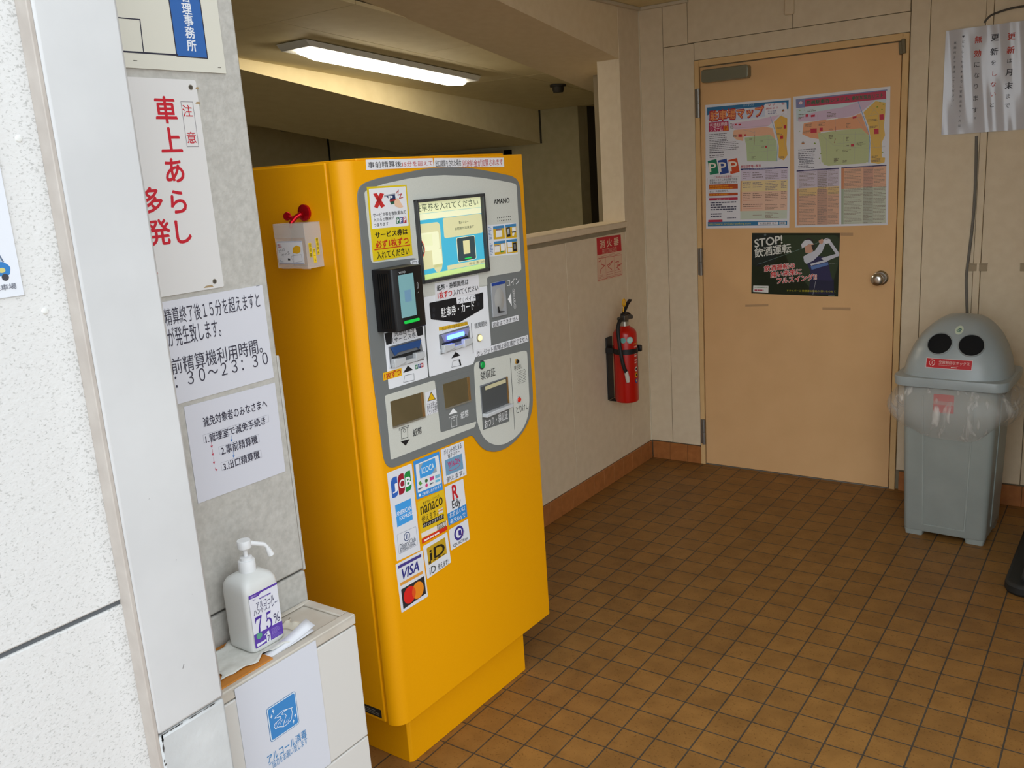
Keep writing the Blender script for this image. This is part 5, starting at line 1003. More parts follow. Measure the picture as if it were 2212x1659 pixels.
    for q in ([(-.8906,1.7291),(-.8724,1.7277),(-.8725,1.7139),(-.8907,1.7153)], [(-.6666,1.752),(-.6544,1.7531),(-.6543,1.7377),(-.6661,1.7372)], [(-.6833,1.706),(-.6692,1.7059),(-.6692,1.6905),(-.6828,1.6904)], [(-.8623,1.7258),(-.8521,1.7261),(-.8522,1.7187),(-.8619,1.719)], [(-.7564,1.6634),(-.7487,1.6633),(-.7487,1.6549),(-.756,1.655)], [(-.8902,1.777),(-.8766,1.7776),(-.8767,1.7702),(-.8898,1.7702)], [(-.9077,1.7791),(-.8993,1.7795),(-.8994,1.7721),(-.9073,1.7721)]): p.poly(q, '#c02c3c', 4)
    pr_lines(p, [((-.7007,1.7373,-.6747,1.7455), 2), ((-.7006,1.7103,-.6725,1.7197), 2), ((-.9324,1.7551,-.9121,1.7843), 5), ((-.8353,1.6973,-.8197,1.7048), 2), ((-.7796,1.6819,-.7663,1.6902), 2), ((-.8245,1.603,-.7999,1.6194), 3), ((-.7752,1.6572,-.7575,1.6626), 1), ((-.6895,1.5944,-.6613,1.6108), 3), ((-.9169,1.7155,-.8941,1.7279), 2)], '#6a5e5a')
    pr_lines(p, [((-1.0413,1.7047,-.9494,1.7427), 4), ((-1.0418,1.6465,-.881,1.7071), 7), ((-1.0427,1.6292,-.8788,1.655), 2), ((-1.0418,1.622,-.9678,1.631), 1)], '#6e6c76', .34)
    for q, c, t in (([(-1.0529,1.6104),(-1.0061,1.6178),(-.9945,1.5473),(-1.0409,1.541)], '#1f7a5a', (-1.0452,1.5556,-1.0069,1.5994)), ([(-.9984,1.6093),(-.9527,1.6167),(-.9413,1.5466),(-.9864,1.5403)], '#2c4a92', (-.9915,1.5539,-.9545,1.5995)), ([(-.9446,1.6086),(-.8984,1.6161),(-.8859,1.548),(-.933,1.539)], '#cc4a24', (-.9385,1.554,-.8978,1.6007))):
        p.poly(q, c, 2); p.text(t, 'P', '#e6ddd0', .012, 4, -.1)
    p.text((-1.0184,1.5231,-.9269,1.5354), 'ご利用の注意事項', '#b04a58', 0); p.loop([(-1.0543,1.5273),(-.8899,1.5251),(-.8895,1.4294),(-1.0534,1.43)], .0007, '#b08a90', 1)
    p.text((-1.0436,1.5086,-.8981,1.5202), '裏面のシステム参加店舗で共通', '#3a3a44', 0); p.text((-1.0433,1.4956,-.8994,1.5073), '駐車券の発行に必要ですので', '#3a3a44', 0)
    p.poly([(-1.0469,1.4938),(-.896,1.4915),(-.8957,1.4672),(-1.0463,1.4689)], '#b84a1c', 1); p.greek(*(-1.0441,1.4684,-.8985,1.4903), 2, '#d8881c', 3, .6); p.text((-1.0445,1.4539,-.9428,1.4644), 'また、共通駐車券で、', '#3a3a44', 0); p.poly([(-1.0476,1.4498),(-.8963,1.448),(-.896,1.4349),(-1.0468,1.4365)], '#b84a1c', 1); p.greek(*(-1.0447,1.4366,-.9057,1.4482), 1, '#d8881c', 3, .6)
    p.poly(smooth_poly([(-1.048,1.4267),(-.897,1.4253),(-.8966,1.4126),(-1.0472,1.4137)], .003), '#b02c48', 1); p.text((-1.0069,1.4142,-.9409,1.4229), 'お問い合わせ', '#e0b8c4', 0)
    pr_lines(p, [((-1.041,1.3623,-.904,1.4086), 4), ((-.9532,1.3535,-.9041,1.3605), 1), ((-1.0414,1.3293,-.9089,1.352), 2), ((-.9535,1.3208,-.9044,1.3278), 1)], '#4a4a60', .5)
    p.text((-.8804,1.5655,-.7776,1.5789), '参加駐車場一覧表', '#b83a48', .02); p.poly([(-.8805,1.5628),(-.646,1.5597),(-.646,1.5522),(-.8805,1.5548)], '#36366a', 1); p.greek(*(-.8679,1.5535,-.6503,1.5614), 1, '#a8a8c8', 3, .4)
    for q, c in (([(-.8805,1.5548),(-.646,1.5511),(-.6468,1.5),(-.8821,1.5045)], '#cfc4d6'), ([(-.8821,1.5045),(-.6468,1.5),(-.6476,1.4467),(-.8836,1.4503)], '#e2cc98'), ([(-.8836,1.4503),(-.6476,1.4467),(-.6483,1.3543),(-.8843,1.3562)], '#e2bca4'), ([(-.8843,1.3562),(-.6483,1.3543),(-.6492,1.3137),(-.8846,1.3149)], '#c4cdbc')): p.poly(q, c, 1)
    for q in ([(-.8809,1.5045),(-.874,1.5044),(-.8767,1.4502),(-.8836,1.4503)], [(-.8836,1.4503),(-.8755,1.4502),(-.8774,1.3562),(-.8843,1.3562)]): p.poly(q, '#d09a6c', 2)
    pr_lines(p, [((-.8703,1.5116,-.8284,1.5482), 4), ((-.8203,1.5128,-.7666,1.5455), 3), ((-.7554,1.5046,-.6871,1.5484), 6), ((-.6774,1.5069,-.649,1.5441), 5), ((-.8706,1.4664,-.8286,1.4986), 3), ((-.8194,1.4659,-.7689,1.4961), 3), ((-.7554,1.4517,-.6891,1.4973), 6), ((-.6783,1.4585,-.6509,1.4957), 5)], '#8a7c84', .35)
    pr_lines(p, [((-.871,1.4122,-.8288,1.4454), 4), ((-.8196,1.4164,-.7689,1.4433), 3), ((-.7566,1.3994,-.6868,1.445), 6), ((-.6781,1.4077,-.6507,1.4459), 5), ((-.8714,1.3731,-.7645,1.392), 2), ((-.7578,1.3599,-.6889,1.3858), 4), ((-.6801,1.3673,-.6516,1.3832), 3), ((-.7578,1.3169,-.6888,1.3502), 5), ((-.8201,1.332,-.7691,1.3378), 1)], '#8a6c60', .35)
    p.line([(-.8701,1.4072),(-.7712,1.4068)], .0008, '#c04a40', 4); p.line([(-.8704,1.3678),(-.7713,1.3668)], .0008, '#c04a40', 4)
    p.poly([(-1.0571,1.3073),(-.6481,1.303),(-.6486,1.2826),(-1.0575,1.2854)], '#2f74a0', 1); p.poly(smooth_poly([(-1.0545,1.3174),(-.9778,1.3173),(-.978,1.3055),(-1.0543,1.3057)], .002), '#b03048', 2); p.text((-1.0531,1.2872,-.8306,1.3016), 'http://www.hirakata-parking.com', '#c8c040', .004); p.poly([(-.7936,1.3004),(-.6909,1.2993),(-.6909,1.2857),(-.7929,1.2864)], '#e0e0e4', 2); p.text((-.7838,1.2874,-.6998,1.298), '共通駐車券 枚方', '#4a4a54', 0); p.poly([(-.6865,1.2992),(-.6546,1.2988),(-.6546,1.2855),(-.686,1.2856)], '#c4ccd4', 2); p.text((-.6832,1.2882,-.66,1.2969), '検索', '#3a3a44', .01)
sheet('map_poster', 'parking map poster with orange title and green, blue and red P cards on the door', 'poster', FD_, .0012, f)
def f(p):
    p.plate([(-.6211,1.8786),(-.1901,1.8805),(-.1835,1.2727),(-.6095,1.2698)], PW, .0004, .28)
    p.poly([(-.6096,1.866),(-.2027,1.8685),(-.2026,1.864),(-.5668,1.8601),(-.5672,1.8256),(-.6082,1.825)], '#7e86ae', 1); p.poly([(-.5668,1.8601),(-.2087,1.8642),(-.2063,1.829),(-.5672,1.8273)], '#b8405a', 1); p.poly(circ([(-.5865,1.8473)][0], .0085, 20, .007), '#e0d0d8', 2); p.text((-.5994,1.8413,-.5734,1.8535), 'マップ', '#c04858', .03, 4, .1, 8)
    p.text((-.5611,1.8369,-.3652,1.854), '共通駐車券システム', '#1f6a4e', .035); p.text((-.3545,1.837,-.2201,1.8547), '参加加盟店リスト', '#1f6a4e', .035)
    p.poly([(-.6082,1.8206),(-.5672,1.8256),(-.2063,1.829),(-.206,1.7675),(-.2802,1.8096),(-.5159,1.7907),(-.6055,1.7636)], '#c4d4d8', 1)
    p.poly(smooth_poly([(-.5161,1.8015),(-.3963,1.8098),(-.3265,1.8265),(-.2557,1.826),(-.3129,1.7812),(-.357,1.7661),(-.4714,1.761),(-.5648,1.7624),(-.5964,1.7628),(-.5988,1.7805)], .004), '#cdb6cc', 2); p.poly(smooth_poly([(-.5715,1.7542),(-.4934,1.7607),(-.3548,1.7638),(-.3128,1.778),(-.2727,1.6726),(-.3134,1.7096),(-.4161,1.7113),(-.4928,1.7087),(-.4968,1.6764),(-.5416,1.6862),(-.5778,1.7043)], .004), '#e0a078', 2.5)
    p.poly(smooth_poly([(-.506,1.7032),(-.4139,1.709),(-.3114,1.7115),(-.2726,1.6705),(-.2762,1.558),(-.4865,1.5706),(-.4919,1.6389)], .003), '#b8c090', 3); p.poly(smooth_poly([(-.3024,1.7803),(-.2515,1.8235),(-.2083,1.8132),(-.2089,1.7636),(-.2126,1.7099),(-.2064,1.6718),(-.22,1.6413),(-.2166,1.5544),(-.2657,1.5574),(-.2682,1.6617),(-.2779,1.7152)], .004), '#dcb45c', 2)
    p.poly(smooth_poly([(-.4824,1.5917),(-.2767,1.5789),(-.2867,1.5548),(-.4552,1.5523),(-.4775,1.5596)], .003), '#b8c090', 2.8); p.poly(smooth_poly([(-.2662,1.5782),(-.2037,1.5743),(-.2052,1.5532),(-.232,1.548),(-.2635,1.5556)], .003), '#dcb45c', 1.8)
    p.line([(-.3266,1.8286),(-.3087,1.7808),(-.2886,1.7245),(-.275,1.6812),(-.2709,1.6407),(-.2741,1.5579)], .0028, '#7ea4cc', 4); p.line([(-.2726,1.5999),(-.273,1.554)], .0028, '#7ea4cc', 4)
    for l in ([(-.426,1.7828),(-.4269,1.71),(-.4282,1.654)], [(-.4747,1.6813),(-.4346,1.6458),(-.3393,1.6284),(-.2756,1.6198)], [(-.3336,1.762),(-.2726,1.6705),(-.2485,1.6222)], [(-.3364,1.6965),(-.3379,1.5617)], [(-.5071,1.7899),(-.5061,1.7119),(-.4658,1.6741),(-.4621,1.5691)], [(-.4136,1.6918),(-.2939,1.6848)], [(-.4173,1.6511),(-.2889,1.6505)], [(-.2756,1.6219),(-.205,1.6224)], [(-.2696,1.8023),(-.2377,1.7662),(-.2237,1.6268)], [(-.2748,1.7611),(-.2528,1.7925)], [(-.5156,1.7626),(-.3124,1.7601),(-.2377,1.7662)], [(-.3875,1.6812),(-.3832,1.5644)]): p.line(l, .0009, '#a4a09c', 4)
    p.line([(-.425,1.7271),(-.4247,1.7056)], .0018, '#9a4a3c', 5); p.line([(-.4242,1.6732),(-.4293,1.6541)], .0018, '#9a4a3c', 5); p.poly([(-.4671,1.7632),(-.4149,1.7669),(-.4144,1.7615),(-.4665,1.758)], '#e8e6e6', 5)
    for q in ([(-.5397,1.7276),(-.5107,1.7264),(-.5105,1.7068),(-.5391,1.7079)], [(-.4974,1.7275),(-.4831,1.727),(-.4829,1.7133),(-.4968,1.7138)], [(-.2331,1.7637),(-.2151,1.7642),(-.2134,1.7412),(-.2317,1.7407)], [(-.2543,1.7038),(-.235,1.7033),(-.2338,1.6802),(-.2531,1.6806)], [(-.3545,1.6445),(-.3406,1.6442),(-.3404,1.6324),(-.3539,1.6327)], [(-.5633,1.7938),(-.5516,1.7938),(-.5515,1.7819),(-.5627,1.7818)], [(-.5386,1.7884),(-.5199,1.79),(-.5194,1.7802),(-.5381,1.7792)], [(-.3495,1.7644),(-.3315,1.766),(-.3335,1.7577),(-.3483,1.7552)]): p.poly(q, '#c03448', 5)
    for c, s in (([(-.59,1.8146)][0], .0045), ([(-.5675,1.8137)][0], .0038), ([(-.2427,1.7978)][0], .0055), ([(-.2163,1.8067)][0], .0045), ([(-.2228,1.7846)][0], .005), ([(-.2319,1.8171)][0], .0038), ([(-.5904,1.7196)][0], .0035), ([(-.5189,1.6594)][0], .0062), ([(-.4904,1.6099)][0], .0035), ([(-.4957,1.5892)][0], .0035), ([(-.2147,1.5988)][0], .0045), ([(-.4932,1.5682)][0], .0035), ([(-.4968,1.5893)][0], .0035), ([(-.4904,1.6102)][0], .0035)): tree(p, c, s)
    c = [(-.5741,1.6644)][0]; car(p, c[0], c[1], .0135)
    pr_lines(p, [((-.5967,1.7737,-.5694,1.7978), 4), ((-.5541,1.8033,-.5116,1.8146), 2), ((-.4653,1.7715,-.4193,1.7948), 4), ((-.5636,1.7356,-.5309,1.7503), 3), ((-.5734,1.707,-.5418,1.7215), 3), ((-.5022,1.7349,-.4689,1.7517), 3), ((-.4555,1.7129,-.4357,1.7209), 2), ((-.3778,1.7172,-.356,1.7382), 4), ((-.2849,1.7361,-.239,1.7483), 2), ((-.2738,1.7067,-.2382,1.718), 2), ((-.4551,1.6717,-.4329,1.6928), 3), ((-.3767,1.658,-.3634,1.6783), 3), ((-.329,1.6313,-.2885,1.6491), 3), ((-.3929,1.6097,-.3474,1.6224), 2), ((-.4212,1.6158,-.408,1.6254), 2), ((-.4293,1.5706,-.4137,1.5868), 3), ((-.3738,1.6361,-.3565,1.6426), 1), ((-.4293,1.5653,-.4071,1.5862), 3), ((-.3899,1.563,-.3702,1.5751), 2), ((-.2622,1.5563,-.2218,1.5865), 5)], '#6e6454')
    pr_lines(p, [((-.5967,1.5919,-.5114,1.6384), 5), ((-.5906,1.5751,-.5258,1.5924), 2)], '#6c6a76', .34); pr_lines(p, [((-.5917,1.5642,-.5189,1.5941), 4), ((-.5961,1.545,-.5131,1.562), 2)], '#6c6a76', .34)
    p.poly([(-.604,1.5394),(-.4056,1.5412),(-.4055,1.5357),(-.6035,1.534)], '#36305e', 1); p.poly([(-.3958,1.5417),(-.197,1.5427),(-.1969,1.5379),(-.3957,1.5369)], '#36305e', 1); p.greek(*(-.5696,1.5344,-.4219,1.5389), 1, '#a098b8', 3, .3); p.greek(*(-.3697,1.5376,-.2109,1.5413), 1, '#a098b8', 3, .3)
    for q, c in (([(-.6035,1.534),(-.4055,1.5357),(-.4042,1.4578),(-.6029,1.4544)], '#cabfcc'), ([(-.6029,1.4544),(-.4042,1.4578),(-.4035,1.4224),(-.6027,1.4192)], '#dcbc84'), ([(-.6027,1.4192),(-.4035,1.4224),(-.4011,1.2809),(-.601,1.2791)], '#d8ab90'), ([(-.3957,1.5369),(-.1975,1.5375),(-.196,1.4461),(-.3941,1.4445)], '#deae90'), ([(-.3941,1.4445),(-.196,1.4461),(-.1924,1.2812),(-.3912,1.2807)], '#c4c8b4')): p.poly(q, c, 1)
    for q, c in (([(-.6029,1.4544),(-.593,1.4544),(-.5917,1.2794),(-.601,1.2791)], '#c8906c'), ([(-.3957,1.5369),(-.3837,1.5369),(-.3831,1.4445),(-.3941,1.4445)], '#cc8a64'), ([(-.3941,1.4445),(-.3831,1.4445),(-.3812,1.2807),(-.3912,1.2807)], '#a2ac94'), ([(-.5073,1.5348),(-.4583,1.5354),(-.4572,1.458),(-.5057,1.4568)], '#b8acb8'), ([(-.5056,1.4467),(-.457,1.4477),(-.4546,1.2805),(-.5036,1.2802)], '#c09884'), ([(-.299,1.5373),(-.2526,1.5372),(-.2513,1.446),(-.2969,1.4453)], '#cc9c88'), ([(-.2969,1.4453),(-.2513,1.446),(-.2483,1.2808),(-.2931,1.2807)], '#b2b6a4')): p.poly(q, c, 2)
    pr_lines(p, [((-.5901,1.456,-.512,1.5315), 12), ((-.4549,1.4579,-.4074,1.5319), 12), ((-.5895,1.2799,-.51,1.4504), 24), ((-.4538,1.2821,-.4044,1.4534), 26), ((-.5017,1.2833,-.458,1.53), 30), ((-.3804,1.2819,-.2975,1.5321), 38), ((-.2492,1.2817,-.1945,1.527), 38), ((-.2945,1.283,-.2504,1.5284), 36)], '#86786e', .3)
sheet('shop_list_poster', 'poster with a town map over two coloured shop tables on the door', 'poster', FD_, .0012, f)
def f(p):
    p.plate([(-.8242,1.2472),(-.3967,1.24),(-.4003,.9373),(-.8293,.9441)], '#202a1c', .0004, .3)
    p.poly(smooth_poly([(-.6868,1.2347),(-.399,1.2302),(-.3992,1.1018),(-.4409,.9506),(-.5058,.9493),(-.6344,1.081)], .03), '#2c3a20', .5); p.poly(smooth_poly([(-.8231,1.2462),(-.6868,1.2439),(-.7074,1.1015),(-.8249,1.0803)], .02), '#17201a', .4); p.poly(circ([(-.7575,1.2374)][0], .006), '#5a6468', 1)
    p.line([(-.786,1.0935),(-.4888,1.1993)], .0013, '#7a9490', 1); p.poly(smooth_poly([(-.8006,1.0882),(-.7844,1.0987),(-.7721,1.0962),(-.7791,1.0831),(-.7979,1.0778)], .003), '#14181a', 1); p.line([(-.7979,1.0909),(-.7807,1.0982)], .001, '#6a8a90', 2)
    # golfer at the top of a swing, printed on the poster
    N1, SK, SL_ = '#2b2850', '#c89880', '#c4c6d0'
    p.poly(smooth_poly([(-.5343,1.0204),(-.4222,1.0207),(-.4186,.947),(-.5411,.9475)], .003), '#20203c', 2); p.line([(-.5075,1.0095),(-.5198,.9459)], .0016, '#a8aab4', 3)
    p.poly(smooth_poly([(-.5528,1.1016),(-.5229,1.1319),(-.4682,1.1293),(-.4471,1.1018),(-.44,1.0567),(-.4271,1.0141),(-.5357,1.0163),(-.5321,1.056)], .004), N1, 2.5); p.poly([(-.535,1.0941),(-.4581,1.1143),(-.452,1.1058),(-.5299,1.0855)], '#c8cad4', 3.2); p.poly([(-.5324,1.0824),(-.4505,1.1028),(-.4479,1.0893),(-.5272,1.0652)], '#5a78b0', 3.2)
    p.poly(smooth_poly([(-.5682,1.1295),(-.5531,1.1396),(-.5132,1.157),(-.4888,1.1943),(-.4691,1.2006),(-.4641,1.1891),(-.4783,1.1518),(-.5201,1.1093),(-.5527,1.094),(-.5639,1.1042)], .004), SL_, 3.5); p.poly(smooth_poly([(-.4829,1.1218),(-.4144,1.1416),(-.4519,1.1964),(-.4388,1.2037),(-.3975,1.144),(-.3997,1.1316),(-.458,1.1068),(-.4729,1.1118)], .003), SL_, 3)
    p.poly(smooth_poly([(-.5636,1.1826),(-.521,1.1922),(-.5133,1.1671),(-.5306,1.1471),(-.5582,1.1472)], .004), SK, 3); p.poly(smooth_poly([(-.531,1.1848),(-.5135,1.1871),(-.5142,1.1621),(-.5222,1.1581)], .002), '#2c2620', 3.6); p.poly(smooth_poly([(-.5788,1.1877),(-.5638,1.2067),(-.5362,1.2124),(-.5195,1.1897),(-.5435,1.1884),(-.5746,1.1685)], .003), '#cfd0d6', 4); p.poly(smooth_poly([(-.5613,1.2102),(-.5438,1.22),(-.5237,1.2097),(-.5206,1.1962),(-.5387,1.2099)], .002), '#2c2620', 4.3)
    p.poly(smooth_poly([(-.4963,1.2044),(-.4792,1.2141),(-.4692,1.2065),(-.4788,1.1892),(-.4912,1.1919)], .002), SK, 4); p.poly(smooth_poly([(-.4742,1.2091),(-.4547,1.2187),(-.4389,1.2086),(-.4421,1.1938),(-.4616,1.1891),(-.4731,1.1991)], .002), '#d8d8de', 4.3); p.line([(-.4619,1.2114),(-.44,1.216)], .0022, '#26262a', 4.6)
    p.text((-.8114,1.1851,-.6711,1.2237), 'STOP!', '#d8d8d0', .035, 5, .08, 8); p.text((-.8126,1.1373,-.6275,1.1828), '飲酒運転', '#d8d8d0', .03, 5, .08, 8)
    for k, (r, s) in enumerate((((-.7625,1.0637,-.6095,1.092), '飲酒運転の'), ((-.7295,1.0342,-.576,1.063), '無い未来に'), ((-.6989,1.0065,-.5029,1.0351), 'フルスイング!!'))):
        p.text(r, s, '#e0d4d0', .085, 5, .12, 7); p.text(r, s, '#c82a2c', .035, 7, .12, 7)
    p.poly(smooth_poly([(-.8188,.9842),(-.7402,.9838),(-.7412,.9496),(-.82,.9522)], .002), '#dcdcd8', 4); p.text((-.7982,.9732,-.7444,.9792), '関西自動車', '#6a8a5a', 0, 5); p.text((-.8123,.9558,-.7471,.9668), '四輪協会', '#b04a50', .01, 5) if False else (p.greek(*(-.8123,.9727,-.7455,.979), 1, '#5a8a6a', 5, .5), p.greek(*(-.8123,.9558,-.7466,.9662), 1, '#b04a58', 5, .7))
    p.text((-.6468,.9573,-.4114,.9671), 'ドライバーに 飲酒運転根絶の 想いをのせて', '#b8b020', .012, 5); p.greek(*(-.4457,.9398,-.4038,.9439), 1, '#9aa09a', 5, .35); p.greek(*(-.4451,1.0919,-.4063,1.0993), 2, '#9aa09a', 5, .3)
sheet('golf_poster', 'dark landscape poster with a golfer and red slanted lettering on the door', 'poster', FD_, .0008, f)
# ---- crinkled laminated notice on the wall by the conduit
NB = [(.022,2.0852),(.0319,1.6562),(.3172,2.0798),(.3319,1.6522)]
na0, nzb, nzt = (NB[0][0]+NB[1][0])/2, (NB[1][1]+NB[3][1])/2, (NB[0][1]+NB[2][1])/2; na1 = na0 + .32
M_LAM = mat('#c4c4ca', .16, 0, .6, key='laminate')
def wav(a, b):
    u = (a-na0)/(na1-na0); return .007 + .0022*math.sin(23*u+1.5*b) + .0024*math.sin(9*u+5*b+1) + .0012*math.sin(17*b+31*u)
def WF(a, b, d): return (a, PYW - wav(a, b) - d, b)
class WavPrint(Print):
    def plate(s, n=110, m=60, col=M_LAM):
        vs = [s.fn(na0+(na1-na0)*i/n, nzb+(nzt-nzb)*j/m, 0) for i in range(n+1) for j in range(m+1)]
        s.mb.add(vs, [(i*(m+1)+j, (i+1)*(m+1)+j, (i+1)*(m+1)+j+1, i*(m+1)+j+1) for i in range(n) for j in range(m)], s.ci(col), True); return s
p = WavPrint(WF); p.plate(); p.EPS = .0005
kk, rr_ = '#3c3a3e', '#b84030'
p.chars('更新', [(.276,2.0283),(.2757,1.9741)], .030, .030, rr_, .035, 2); p.chars('は', [(.2738,1.9328)], .022, .022, kk, 0, 2); p.chars('月末', [(.2758,1.8878),(.2763,1.8343)], .030, .030, kk, .03, 2); p.chars('まで', [(.2756,1.7927),(.2751,1.7557)], .022, .022, kk, 0, 2)
p.chars('更新', [(.2151,2.032),(.2154,1.9763)], .030, .030, kk, .025, 2); p.chars('を', [(.2143,1.9324)], .024, .024, kk, 0, 2); p.chars('しない', [(.219,1.8884),(.2178,1.8462),(.219,1.8072)], .024, .024, rr_, 0, 2); p.chars('と', [(.217,1.7633)], .022, .022, kk, 0, 2)
p.chars('無効', [(.1545,2.0312),(.1537,1.9769)], .030, .030, rr_, .035, 2); p.chars('になります。', [(.1529,1.9325),(.1537,1.889),(.1528,1.8441),(.1537,1.7974),(.1543,1.7487),(.164,1.7227)], .026, .026, kk, 0, 2)
def col_(s, q, w, b=0):
    n = len(s); p.chars(s, [tuple(Vector(q[0]).lerp(Vector(q[1]), i/(n-1))) for i in range(n)], w, w, kk, b, 2)
col_('▼どうしても月末までに更新出来ない方は', [(.0966,2.0498),(.0966,1.6893)], .0115); col_('事務所まで連絡してください。', [(.0654,2.0294),(.0653,1.7775)], .0115)
tag(p.build('laminated_notice'), 'crinkled laminated notice with upright red and black lettering right of the door', 'notice')

# ---- cable and clips on the back wall
cb2 = MB().tube(spl([(c[0], PYW-y, c[1]) for c, y in zip([(.3319,2.1359),(.2682,2.1356),(.2039,2.1226),(.1808,2.1064),(.1732,2.094)], (.02, .012, .008, .006, .0055))]), .0042, 8)
tag(cb2.build('power_cable', mat('#4e4a44', .6)), 'dark cable looping above the laminated notice', 'cable')
pts = [(.1646,1.6405),(.1695,1.4741),(.1689,1.3129),(.1607,1.1652),(.153,1.0441),(.1589,.9385),(.1666,.8275),(.1791,.593)]
tag(MB().tube(spl([(c[0], PYW-.0065, c[1]) for c in pts]), .006, 8).build('wall_cable', mat('#6e6a62', .6)), 'grey cable running down the wall beside the cover strip behind the recycling bin', 'cable')
for k, c in enumerate([(.1759,1.0799),(.2171,1.0801),(.3753,1.0808)]):
    b = MB().box((c[0]-.016, PYW-.007, c[1]-.016), (c[0]+.016, PYW, c[1]+.016)); b.box((c[0]-.017, PYW-.010, c[1]+.013), (c[0]+.017, PYW, c[1]+.018))
    tag(b.build('cable_clip', mat('#a08f72', .6), None, .001), ('painted clip left of the cover strip above the bin', 'painted clip right of the cover strip above the bin', 'painted clip on the wall at the frame edge, right of the other two clips')[k], 'clip', 'painted wall clips')

# ================================================================== recycling bin
BN = thing('recycling_bin', 'grey recycling bin with two round openings beside the door', 'bin', (.197, 1.775, 0), math.radians(-3.5))
M_BIN = noisy('grey_bin_plastic', '#8f958f', '#979d97', 9, .42, spec=.45); M_LID = noisy('grey_lid_plastic', '#98a0a0', '#a0a8a8', 9, .33, spec=.5)
def sec(hx, hy, z, r, k=5, sy=0): return [(a, b+sy, z) for a, b in rrect(-hx, -hy, hx, hy, r, k)]
b = MB().loft([sec(.155, .138, .022, .02), sec(.160, .143, .03, .022), sec(.178, .158, .665, .03), sec(.178, .158, .672, .03)])
for sx in (-1, 1):
    for sy in (-1, 1): b.loft([sec2 for sec2 in ([(a*1+sx*.118, bb+sy*.108, z) for a, bb in rrect(-h, -h*.8, h, h*.8, .01)] for h, z in ((.034, .0), (.038, .024)))])
bb_ = b.build('bin_body', M_BIN, BN)
ins = MB()
def bf(a, b, d): t = (b-.03)/.635; return (a, -(.143+.015*t) - d, b)
for q in ([(-.085, .055), (-.078, .055), (-.092, .62), (-.099, .62)], [(.085, .055), (.078, .055), (.092, .62), (.099, .62)], [(-.083, .052), (.083, .052), (.083, .058), (-.083, .058)]): ins.prism(q, bf, -.002, .0022)
ins.build('front_rib', M_BIN, bb_, .0008)
def bs(a, b, d): t = (b-.03)/.635; return (.160+.018*t + d, a, b)
ri = MB(); ri.prism([(-.06, .06), (.10, .06), (.10, .62), (-.065, .62)], bs, -.002, .004); ri.build('side_panel', M_BIN, bb_, .003)
p = Print(bf, .0004); p.plate(rrect(-.055, .555, .022, .632, .003), '#c01c1c', .0004); p.rect(-.055, .588, .022, .603, '#b87068', 1); p.build('red_label', bb_)  # paler band: highlight of the bag's crease, painted onto the label
# lid: rim and rounded dome
ZR = .672
rim = [sec(.208, .182, ZR-.012, .05), sec(.211, .185, ZR-.010, .052), sec(.215, .189, ZR+.022, .055), sec(.213, .187, ZR+.027, .055), sec(.202, .176, ZR+.028, .05)]
prof_ = [(0, .202, -.174, .174), (.012, .198, -.172, .173), (.06, .189, -.160, .172), (.11, .170, -.139, .172), (.155, .145, -.110, .168), (.185, .118, -.080, .158), (.208, .092, -.048, .142), (.223, .064, -.014, .118), (.230, .030, .022, .080), (.232, .004, .046, .054)]
def dome(z):
    for (a, ax, a0, a1), (c, cx_, c0, c1) in zip(prof_[:-1], prof_[1:]):
        if a <= z <= c: t = (z-a)/(c-a); return ax+(cx_-ax)*t, a0+(c0-a0)*t, a1+(c1-a1)*t
    return prof_[-1][1:]
def dsec(z):
    hx, y0, y1 = dome(z); cy = (y0+y1)/2; hy = (y1-y0)/2; out = []
    for i in range(44):
        t = 2*math.pi*i/44; c, s = math.cos(t), math.sin(t); e = 2/3.2
        out.append((hx*math.copysign(abs(c)**e, c), cy + hy*math.copysign(abs(s)**e, s), ZR+.026+z))
    return out
def dfront(x, z):
    hx, y0, y1 = dome(z); cy = (y0+y1)/2; hy = (y1-y0)/2; u = min(.999, abs(x/hx)); return cy - hy*(1-u**3.2)**(1/3.2)
zs = [i*.232/22 for i in range(22)] + [.2305, .232]
ld = MB().loft(rim); ld.loft([dsec(z) for z in zs]); lid = ld.build('bin_lid', M_LID, BN)
def LF(a, b, d):
    y = dfront(a, b); sl_ = (dfront(a, b+.004)-dfront(a, b-.004))/.008; nn = Vector((0, -1, sl_)).normalized(); return (a + nn.x*d, y + nn.y*d, ZR+.026+b + nn.z*d)
for sx in (-.048, .068):
    z = .134; y = dfront(sx, z); c = Vector((sx, y, ZR+.026+z)); nn = Vector(((dfront(sx+.004, z)-dfront(sx-.004, z))/.008, -1, (dfront(sx, z+.004)-dfront(sx, z-.004))/.008)).normalized()
    o = MB().lathe([(.0485, -.03), (.0480, .0065), (.0468, .008), (.0455, .007), (.0452, .0008)], c, nn, n=36, cap=False).build('opening_collar', M_LID, lid)
    MB().lathe([(.0453, .0011), (.0, .0011)], c, nn, n=36, cap=False).build('opening_hole', mat('#08080a', .9), lid)
p = Print(LF, .0008)
def gp(a0, b0, a1, b1, col, l, n=10, m=3):
    for i in range(n):
        for j in range(m): p.rect(a0+(a1-a0)*i/n, b0+(b1-b0)*j/m, a0+(a1-a0)*(i+1)/n, b0+(b1-b0)*(j+1)/m, col, l)
gp(-.090, .042, .082, .080, '#d8c8c4', 0); gp(-.088, .0438, .080, .0782, '#b81c22', 2); p.text((-.040, .060, .072, .0725), '空容器回収ボックス', '#d8b0a8', .02, 4); p.greek(-.040, .053, .062, .058, 1, '#c08078', 4, .5); p.rect(.006, .0475, .028, .0505, '#d8c8c0', 4)
for k in range(3): t0 = math.radians(90+120*k); p.line([(-.066+.0105*math.cos(t0+s), .062+.0105*math.sin(t0+s)) for s in (-.85, -.45, 0, .45, .7)], .0026, '#dcb8b0', 4)
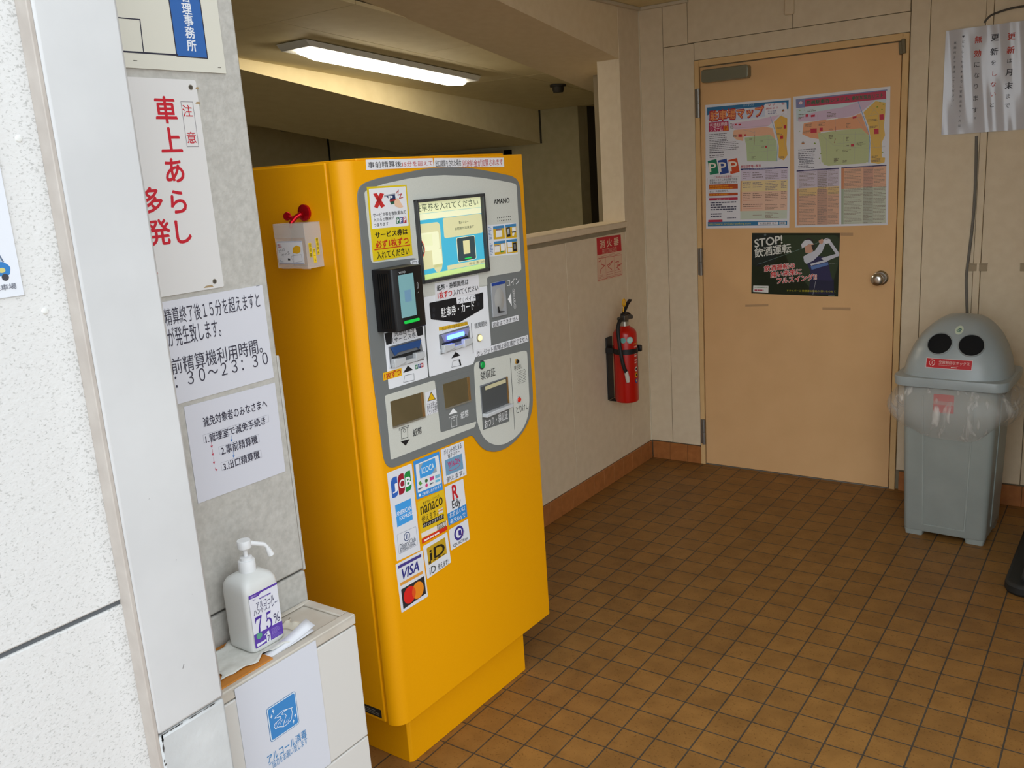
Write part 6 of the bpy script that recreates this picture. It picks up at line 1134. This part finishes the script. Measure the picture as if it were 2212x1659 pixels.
p.rect(-.0672, .058, -.0648, .068, '#dcb8b0', 4); p.build('red_sticker', lid)
p = Print(LF, .0006); p.circ((.012, .186), .0155, '#c4ceb8', 0, .0150); p.line([(.004, .1835), (.010, .190), (.019, .190)], .002, '#3a7a58', 2); p.line([(.020, .1885), (.014, .182), (.005, .182)], .002, '#3a7a58', 2); p.build('round_sticker', lid)
p = Print(lambda a, b, d: (a, -.2-d, b)); 
R3 = random.Random(12)
# clear bag hanging out from under the lid
rings = []; NB_ = 72
for k in range(13):
    t = k/12; ring = []
    for i in range(NB_):
        a = 2*math.pi*i/NB_; c, s = math.cos(a), math.sin(a); e = 2/4.0
        fl = .012 + .046*math.sin(math.pi*min(1, t*.86))*(1 + .30*abs(c)**2) - .020*t*t
        wob = (.0035*math.sin(7*a+1.6*t) + .002*math.sin(13*a-2*t+1))*min(1, t*2)
        hx, hy = .184+fl+wob, .162+fl+wob
        hem = .150 + .055*max(0, -s)**3*(1 + .35*c) + .010*math.sin(5*a+2) + .012*math.sin(2*a)
        ring.append((hx*math.copysign(abs(c)**e, c), hy*math.copysign(abs(s)**e, s), ZR-.0135 - hem*t))
    rings.append(ring)
bag = MB().loft(rings, 0, True, False)
bo_ = bag.build('bin_liner', film('clear_bag_film', '#d6d2cb', .2, .22, (.27, .8)))
bo_.location = Matrix.Translation((.197, 1.775, 0)) @ Matrix.Rotation(math.radians(-3.5), 4, 'Z') @ bo_.location; bo_.rotation_euler.z = math.radians(-3.5)
tag(bo_, 'clear plastic bin bag hanging out below the lid of the grey bin', 'bin bag')

# ---- sign stand at the right edge: black rubber foot with white post
ST_ = thing('sign_stand', 'black rubber sign foot with a white panel at the edge by the bin', 'stand', (.56, 1.46, 0))
fo = [(.462, 1.262), (.478, 1.228), (.512, 1.208), (.75, 1.208), (.75, 1.80), (.470, 1.80)]
MB().prism(fo, lambda a, b, d: (a, b, d), 0, .045).build('rubber_foot', mat('#20201f', .6), ST_, .012)
bx('foot_ridge', (.515, 1.24, .04), (.74, 1.76, .075), mat('#262625', .6), ST_, .014)
bx('sign_panel', (.532, 1.30, .076), (.560, 1.70, .16), mat('#c8cdc6', .4), ST_, .003)
bx('panel_frame', (.530, 1.30, .166), (.562, 1.70, 1.02), mat('#b9bfba', .4), ST_, .003)
